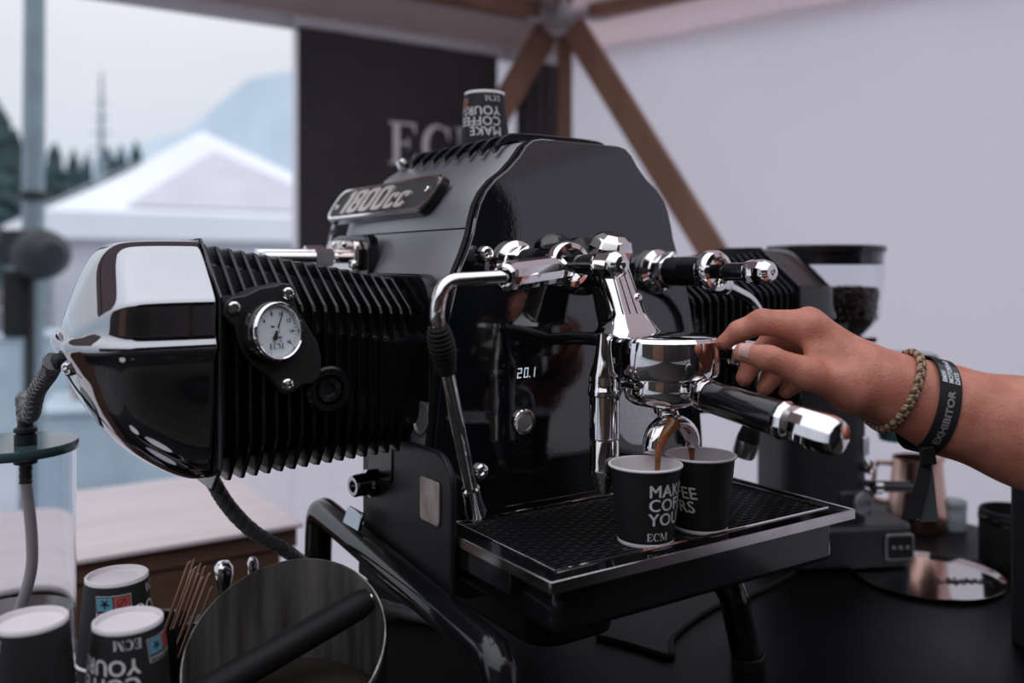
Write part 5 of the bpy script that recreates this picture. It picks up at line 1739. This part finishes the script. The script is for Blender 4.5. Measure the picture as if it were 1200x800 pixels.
# upper arm, neck and head of the same body (coarser), outside the frame
torso_c = np.array((.86, .62, 1.20))
def body_sdf(Pt):
    p = cap_sdf(Pt, elbow[0], shoulder[0], elbow[1] * .95, shoulder[1])
    p = smin(p, cap_sdf(Pt, fore2[0], elbow[0], fore2[1], elbow[1]), .03)
    Pt = model(Pt)
    p = smin(p, cap_sdf(Pt, (.88, .62, 1.46), (.86, .62, 1.60), .062, .056), .03)
    q = (Pt - np.array((.845, .62, 1.70))) / np.array((.098, .076, .118))
    hd_ = (np.sqrt((q ** 2).sum(1)) - 1) * .078
    p = smin(p, hd_, .03)
    p = smin(p, cap_sdf(Pt, (.80, .62, 1.625), (.775, .62, 1.612), .045, .028), .03)      # jaw
    p = smin(p, cap_sdf(Pt, (.752, .62, 1.695), (.728, .62, 1.668), .010, .014), .012)    # nose
    for sy in (-1, 1):
        e_ = (Pt - np.array((.762, .62 + sy * .033, 1.700))); p = np.maximum(p, -(np.sqrt((e_ ** 2).sum(1)) - .012) ) if False else p
        q = (Pt - np.array((.855, .62 + sy * .080, 1.690))) / np.array((.020, .010, .032)); p = smin(p, (np.sqrt((q ** 2).sum(1)) - 1) * .012, .008)
    # the other arm, hanging
    p = smin(p, cap_sdf(Pt, (.90, .40, 1.40), (.93, .36, 1.12), .05, .042), .02)
    p = smin(p, cap_sdf(Pt, (.93, .36, 1.12), (.86, .36, .90), .042, .030), .02)
    p = smin(p, cap_sdf(Pt, (.86, .36, .90), (.84, .37, .82), .030, .018), .02)
    # shoulders under the shirt
    p = smin(p, cap_sdf(Pt, (.88, .44, 1.42), (.87, .78, 1.42), .060, .060), .05)
    return p.astype(np.float32)
Vb, Fb = surface_nets(body_sdf, (.50, -.04, .76), (1.10, .78, 1.86), .008)
keep = (Vb[:, 0] > .538) | (Vb[:, 1] < .64)
# drop the coarse forearm piece that the fine mesh already covers
fk = keep[Fb].all(1)
Fb = Fb[fk]
person = bpy.data.meshes.new('person')
nv_h = len(Vh)
person.from_pydata([tuple(map(float, v)) for v in Vh] + [tuple(map(float, v)) for v in Vb], [], [tuple(map(int, f)) for f in Fh] + [tuple(int(i) + nv_h for i in f) for f in Fb])
person.materials.append(M['skin'])
person.polygons.foreach_set('use_smooth', [True] * len(person.polygons))
person.update()
import bmesh as _bm
b_ = _bm.new(); b_.from_mesh(person)
_bm.ops.delete(b_, geom=[v for v in b_.verts if not v.link_faces], context='VERTS')
_bm.ops.recalc_face_normals(b_, faces=b_.faces); b_.to_mesh(person); b_.free()
per = bpy.data.objects.new('person', person)
C.objects.link(per)
sm = per.modifiers.new('smooth', 'SMOOTH'); sm.factor = .5; sm.iterations = 3
tag(per, 'bare arm of a person in black reaching in from the right to the lever knob', 'person')

def blob(name, m, fun, lo, hi, d, parent):
    V_, F_ = surface_nets(fun, lo, hi, d)
    me = bpy.data.meshes.new(name)
    me.from_pydata([tuple(map(float, v)) for v in V_], [], [tuple(map(int, f)) for f in F_])
    me.materials.append(M[m])
    me.polygons.foreach_set('use_smooth', [True] * len(me.polygons))
    ob_ = bpy.data.objects.new(name, me); C.objects.link(ob_); ob_.parent = parent
    s_m = ob_.modifiers.new('smooth', 'SMOOTH'); s_m.factor = .5; s_m.iterations = 4
    return ob_
def shirt(Pt):
    Pw = Pt
    Pt = model(Pt)
    p = cap_sdf(Pt, (.88, .62, .98), (.88, .62, 1.36), .150, .150)
    for sy in (-.13, .13):
        p = smin(p, cap_sdf(Pt, (.88, .62 + sy * .7, .92), (.88, .62 + sy, 1.36), .115, .105), .06)
    p = smin(p, cap_sdf(Pt, (.88, .43, 1.42), (.87, .79, 1.42), .075, .075), .06)
    e_ = np.array(elbow[0]); s = np.array(shoulder[0])
    p = smin(p, cap_sdf(Pw, s, s + (e_ - s) * .62, .080, .070), .04)
    p = smin(p, cap_sdf(Pt, (.90, .40, 1.40), (.925, .37, 1.20), .068, .060), .04)
    p = np.maximum(p, -(cap_sdf(Pt, (.86, .62, 1.52), (.86, .62, 1.8), .07, .09)))
    return p.astype(np.float32)
blob('shirt', 'cloth_black', shirt, (.54, -.12, .74), (1.14, .74, 1.58), .010, per)
def trousers(Pt):
    Pt = model(Pt)
    p = cap_sdf(Pt, (.90, .56, .92), (.90, .68, .92), .125, .125)
    for y0 in (.53, .71):
        p = smin(p, cap_sdf(Pt, (.90, y0, .86), (.90, y0 + (.01 if y0 > .6 else -.01), .48), .098, .068), .05)
        p = smin(p, cap_sdf(Pt, (.90, y0, .48), (.91, y0, .06), .066, .052), .03)
    return p.astype(np.float32)
blob('trousers', 'cloth_black', trousers, (.60, -.02, .0), (1.10, .62, 1.08), .012, per)
for y0 in (.53, .71):
    mb = MB(); mb.loft([[to_world((.84 + x * s, y0 + y * s, z + .024)) for x, y in rrect(.26, .095, .04, 5)] for z, s in ((0, 1.0), (.03, 1.02), (.055, .85), (.075, .6))]); mb.build('shoe', 'rubber', per, smooth=60)
def hair(Pt):
    Pt = model(Pt)
    q = (Pt - np.array((.860, .62, 1.715))) / np.array((.104, .084, .116))
    p = (np.sqrt((q ** 2).sum(1)) - 1) * .085
    p = np.maximum(p, -(Pt[:, 2] - 1.665 + (Pt[:, 0] - .80) * .5))
    p = np.maximum(p, -(Pt[:, 0] - .775 + (1.78 - Pt[:, 2]) * .25))
    return p.astype(np.float32)
blob('hair', 'hair', hair, (.66, .14, 1.58), (1.0, .46, 1.86), .007, per)
for sy in (-1, 1):
    mb = MB(); mb.lathe([(0, -.010), (.008, -.006), (.0105, 0), (.008, .006), (0, .010)], to_world((.763, .62 + sy * .033, 1.702)), (1, 0, 0), 16); mb.build('eye', 'dial', per)
mb = MB(); mb.lathe([(0, -.024), (.004, -.014), (.005, 0), (.004, .014), (0, .024)], to_world((.757, .62, 1.632)), (-.3, .95, 0), 12); mb.build('mouth', 'nail', per)

# thumb nail and the nail of a curled finger
def nail(c, nrm, along, l, w):
    nrm = Vector(nrm).normalized(); al = Vector(along); al = (al - nrm * al.dot(nrm)).normalized(); sd = nrm.cross(al)
    mb = MB()
    rows = []
    for j in range(7):
        t = -1 + 2 * j / 6.0
        row = []
        ww = w * (1 - .25 * max(0, t) ** 2) * (1 - .5 * max(0, -t - .5) ** 2)
        for i in range(9):
            s = -1 + 2 * i / 8.0
            row.append(Vector(c) + al * l * t * (1 - .10 * s * s) + sd * ww * s - nrm * (.0022 * s * s + .0010 * t * t))
        rows.append(row)
    mb.loft([r for r in rows], False, False, False)
    ob_ = mb.build('nail', 'nail', per, smooth=60)
    sdm = ob_.modifiers.new('thick', 'SOLIDIFY'); sdm.thickness = .0006
    return ob_
tp = Vector(thumb[3][0]); ta = Vector(thumb[3][0]) - Vector(thumb[2][0])
nn = Vector((0.0, -1, .35)).normalized()
nail(tp + nn * (thumb[3][1] + .0006) - ta.normalized() * .0015, nn, ta, .0075, .0066)
rp = Vector(ring_[3][0]); ra_ = Vector(ring_[3][0]) - Vector(ring_[2][0])

# ------------------------------------------------------------------ bracelet and wristband
def loop(center, axis, rad, tilt=0):
    c = Vector(center); a = Vector(axis).normalized()
    x = Vector((0, -1, 0)); x = (x - a * x.dot(a)).normalized(); y = a.cross(x)
    return c, a, x, y
ax_arm = (Vector(fore1[0]) - Vector(wrist[0])).normalized()
def surf_radius(c, dirs):
    """distance from c to the arm's surface along each direction"""
    rs = np.linspace(.012, .060, 97, dtype=np.float32)
    out = []
    for d in dirs:
        Pq = np.array(c, dtype=np.float32)[None, :] + rs[:, None] * np.array(d, dtype=np.float32)[None, :]
        f = hand_sdf(Pq)
        k = int(np.argmax(f > 0)) if (f > 0).any() else 96
        out.append(float(rs[k]))
    return out
# bracelet: a slanted three-strand braid
bc = at(1050, 462, .770)
ax_b = Vector((.93, -.18, -.02)).normalized()
up_b = Vector((.46, 0, 1)).normalized()
up_b = (up_b - ax_b * up_b.dot(ax_b)).normalized() if False else up_b
xb_ = Vector((-.05, -1, 0)).normalized()
BR, BRY = .0300, .0318
br = thing('bracelet', 'braided tan and brown leather bracelet around the wrist', 'bracelet', bc)
NB = 260
bdirs = []
for i in range(NB + 1):
    a = 2 * PI * i / NB
    bdirs.append((Vector(up_b) * math.cos(a) + xb_ * math.sin(a)).normalized())
brad = surf_radius(bc, bdirs)
brad = [sum(brad[(i + k) % NB] for k in range(-8, 9)) / 17 + .0032 for i in range(NB + 1)]
for s in range(3):
    path = []
    for i in range(NB + 1):
        a = 2 * PI * i / NB
        out = bdirs[i]
        rad = out * brad[i]
        side = out.cross((xb_ * math.cos(a) * BRY - Vector(up_b) * math.sin(a) * BR).normalized())
        ph = 24 * a + s * 2 * PI / 3
        path.append(rad + out * (.0014 * math.sin(2 * ph)) + side * (.0024 * math.sin(ph)))
    mb = MB(); mb.tube(path[:-1] + [path[0]], .0017, 8, False)
    tag(mb.build('braid_strand', ('braid_tan', 'braid_dark', 'braid_tan')[s], br, smooth=60), ('tan strand', 'dark brown strand', 'tan strand')[s])
# wristband
wc_ = at(1086, 473, .7690)
wb = thing('wristband', 'black fabric EXHIBITOR wristband on the forearm with hanging tails', 'wristband', wc_)
axw = Vector((.965, -.03, -.24)).normalized()
upw = (Vector((0, 0, 1)) - axw * axw.z).normalized()
frw = upw.cross(axw); frw = frw if frw.y < 0 else -frw
RW = .0322; RF = .0335; HW = .0092
NW = 96
wdirs = [(upw * math.cos(2 * PI * i / NW) + frw * math.sin(2 * PI * i / NW)).normalized() for i in range(NW)]
wr = [max(q) for q in zip(*[surf_radius(wc_ + axw * k, wdirs) for k in (-HW, 0, HW)])]
wr = [sum(wr[(i + k) % NW] for k in range(-4, 5)) / 9 + .0009 for i in range(NW)]
def wband(a, off=0.0):
    q = (a % (2 * PI)) / (2 * PI) * NW
    i = int(q) % NW; t = q - int(q)
    r = wr[i] * (1 - t) + wr[(i + 1) % NW] * t + off
    return (upw * math.cos(a) + frw * math.sin(a)) * r
mb = MB()
rings = []
for i in range(NW):
    a = 2 * PI * i / NW
    p0 = wband(a)
    o_ = p0.normalized()
    rings.append([p0 - axw * HW, p0 + axw * HW, p0 + axw * HW + o_ * .0009, p0 - axw * HW + o_ * .0009])
rings.append(rings[0])
mb.loft(rings, True, False, False); mb.build('band', 'cloth_black', wb, smooth=30)
def wrap_band(mb, geo, a_mid, off=.0013):
    """glyph x runs along the loop (upwards in front), y across the band"""
    vs = []
    for x, y, _ in geo[0]:
        a = a_mid - x / RF
        p0 = wband(a, off)
        vs.append(tuple(p0 - axw * y))
    mb.add(vs, geo[1])
mb = MB()
g = text_geo('EXHIBITOR', .0078, .00018, 0, 'CENTER')
wrap_band(mb, ([(x, y - .0030, z) for x, y, z in g[0]], g[1]), R(100))
tag(mb.build('band_lettering', 'grey_print', wb, smooth=0), 'grey letters EXHIBITOR')
mb = MB()
pg = ([(x, y, 0) for x, y in [(-.0070 + .0012 * i, yy) for yy in (-.0082, .0082) for i in range(12)]], [(i, i + 1, 13 + i, 12 + i) for i in range(11)])
wrap_band(mb, pg, R(38), .0011)
tag(mb.build('band_patch', 'cloth_grey', wb, smooth=0), 'grey patch at the top')
mb = MB()
for s, yy in (('BMW', .0035), ('MOTORRAD', -.0018), ('DAYS', -.0071)):
    g = text_geo(s, .0056, .00016, 0, 'LEFT', 0, 1, .72)
    wrap_band(mb, ([(x - .0085, y + yy, z) for x, y, z in g[0]], g[1]), R(42), .0016)
tag(mb.build('patch_lettering', 'silver_print', wb, smooth=0), 'pale letters BMW MOTORRAD DAYS')
# slider and tails
bot = wband(R(138), .002)
mb = MB(); mb.box(bot + Vector((-.004, 0, -.007)), (.0115, .006, .015), Matrix.Rotation(R(-8), 3, 'Y')); mb.build('slider', 'rubber', wb, bevel=.001)
def tail(pts, w, m, lb):
    P = bez(pts, 14)
    mb = MB()
    rows = [[p + Vector((-w[0] - (w[1] - w[0]) * i / len(P), 0, .0)), p + Vector((w[0] + (w[1] - w[0]) * i / len(P), .002, .0)), p + Vector((w[0] + (w[1] - w[0]) * i / len(P), .0028, 0)), p + Vector((-w[0] - (w[1] - w[0]) * i / len(P), .0008, 0))] for i, p in enumerate(P)]
    mb.loft(rows); tag(mb.build('tail', m, wb, smooth=30), lb)
s0 = bot + Vector((-.005, 0, -.013))
tail([s0, s0 + Vector((-.004, -.002, -.018)), s0 + Vector((-.013, -.003, -.046))], (.0048, .0085), 'cloth_black', 'black tail')
tail([s0 + Vector((.001, .002, 0)), s0 + Vector((.003, .003, -.02)), s0 + Vector((.0045, .003, -.050))], (.0048, .0075), 'cloth_grey', 'grey satin tail')
# short hairs along the top of the forearm
mb = MB()
hg = random.Random(2)
fa, fb = Vector(fore1[0]), Vector(fore2[0])
for k in range(260):
    t = hg.uniform(-.0, 1.25)
    c = fa + (fb - fa) * t
    r = fore1[1] + (fore2[1] - fore1[1]) * min(t, 1) - .0006
    d_ = (fb - fa).normalized()
    a = hg.uniform(-1.9, .4)
    yv = Vector((0, 0, 1)); yv = (yv - d_ * yv.dot(d_)).normalized(); xv = Vector((0, -1, 0)); xv = (xv - d_ * xv.dot(d_)).normalized()
    n_ = yv * math.cos(a) - xv * math.sin(a)
    p0 = c + n_ * r
    l = hg.uniform(.004, .009)
    q1 = p0 + n_ * l * .45 + d_ * l * .5; q2 = p0 + n_ * l * .6 + d_ * l
    mb.tube([p0, q1, q2], [.00012, .0001, .00003], 3, False)
tag(mb.build('arm_hair', 'hair', per), 'short dark arm hair', None, None, 'stuff')
bpy.context.view_layer.update()
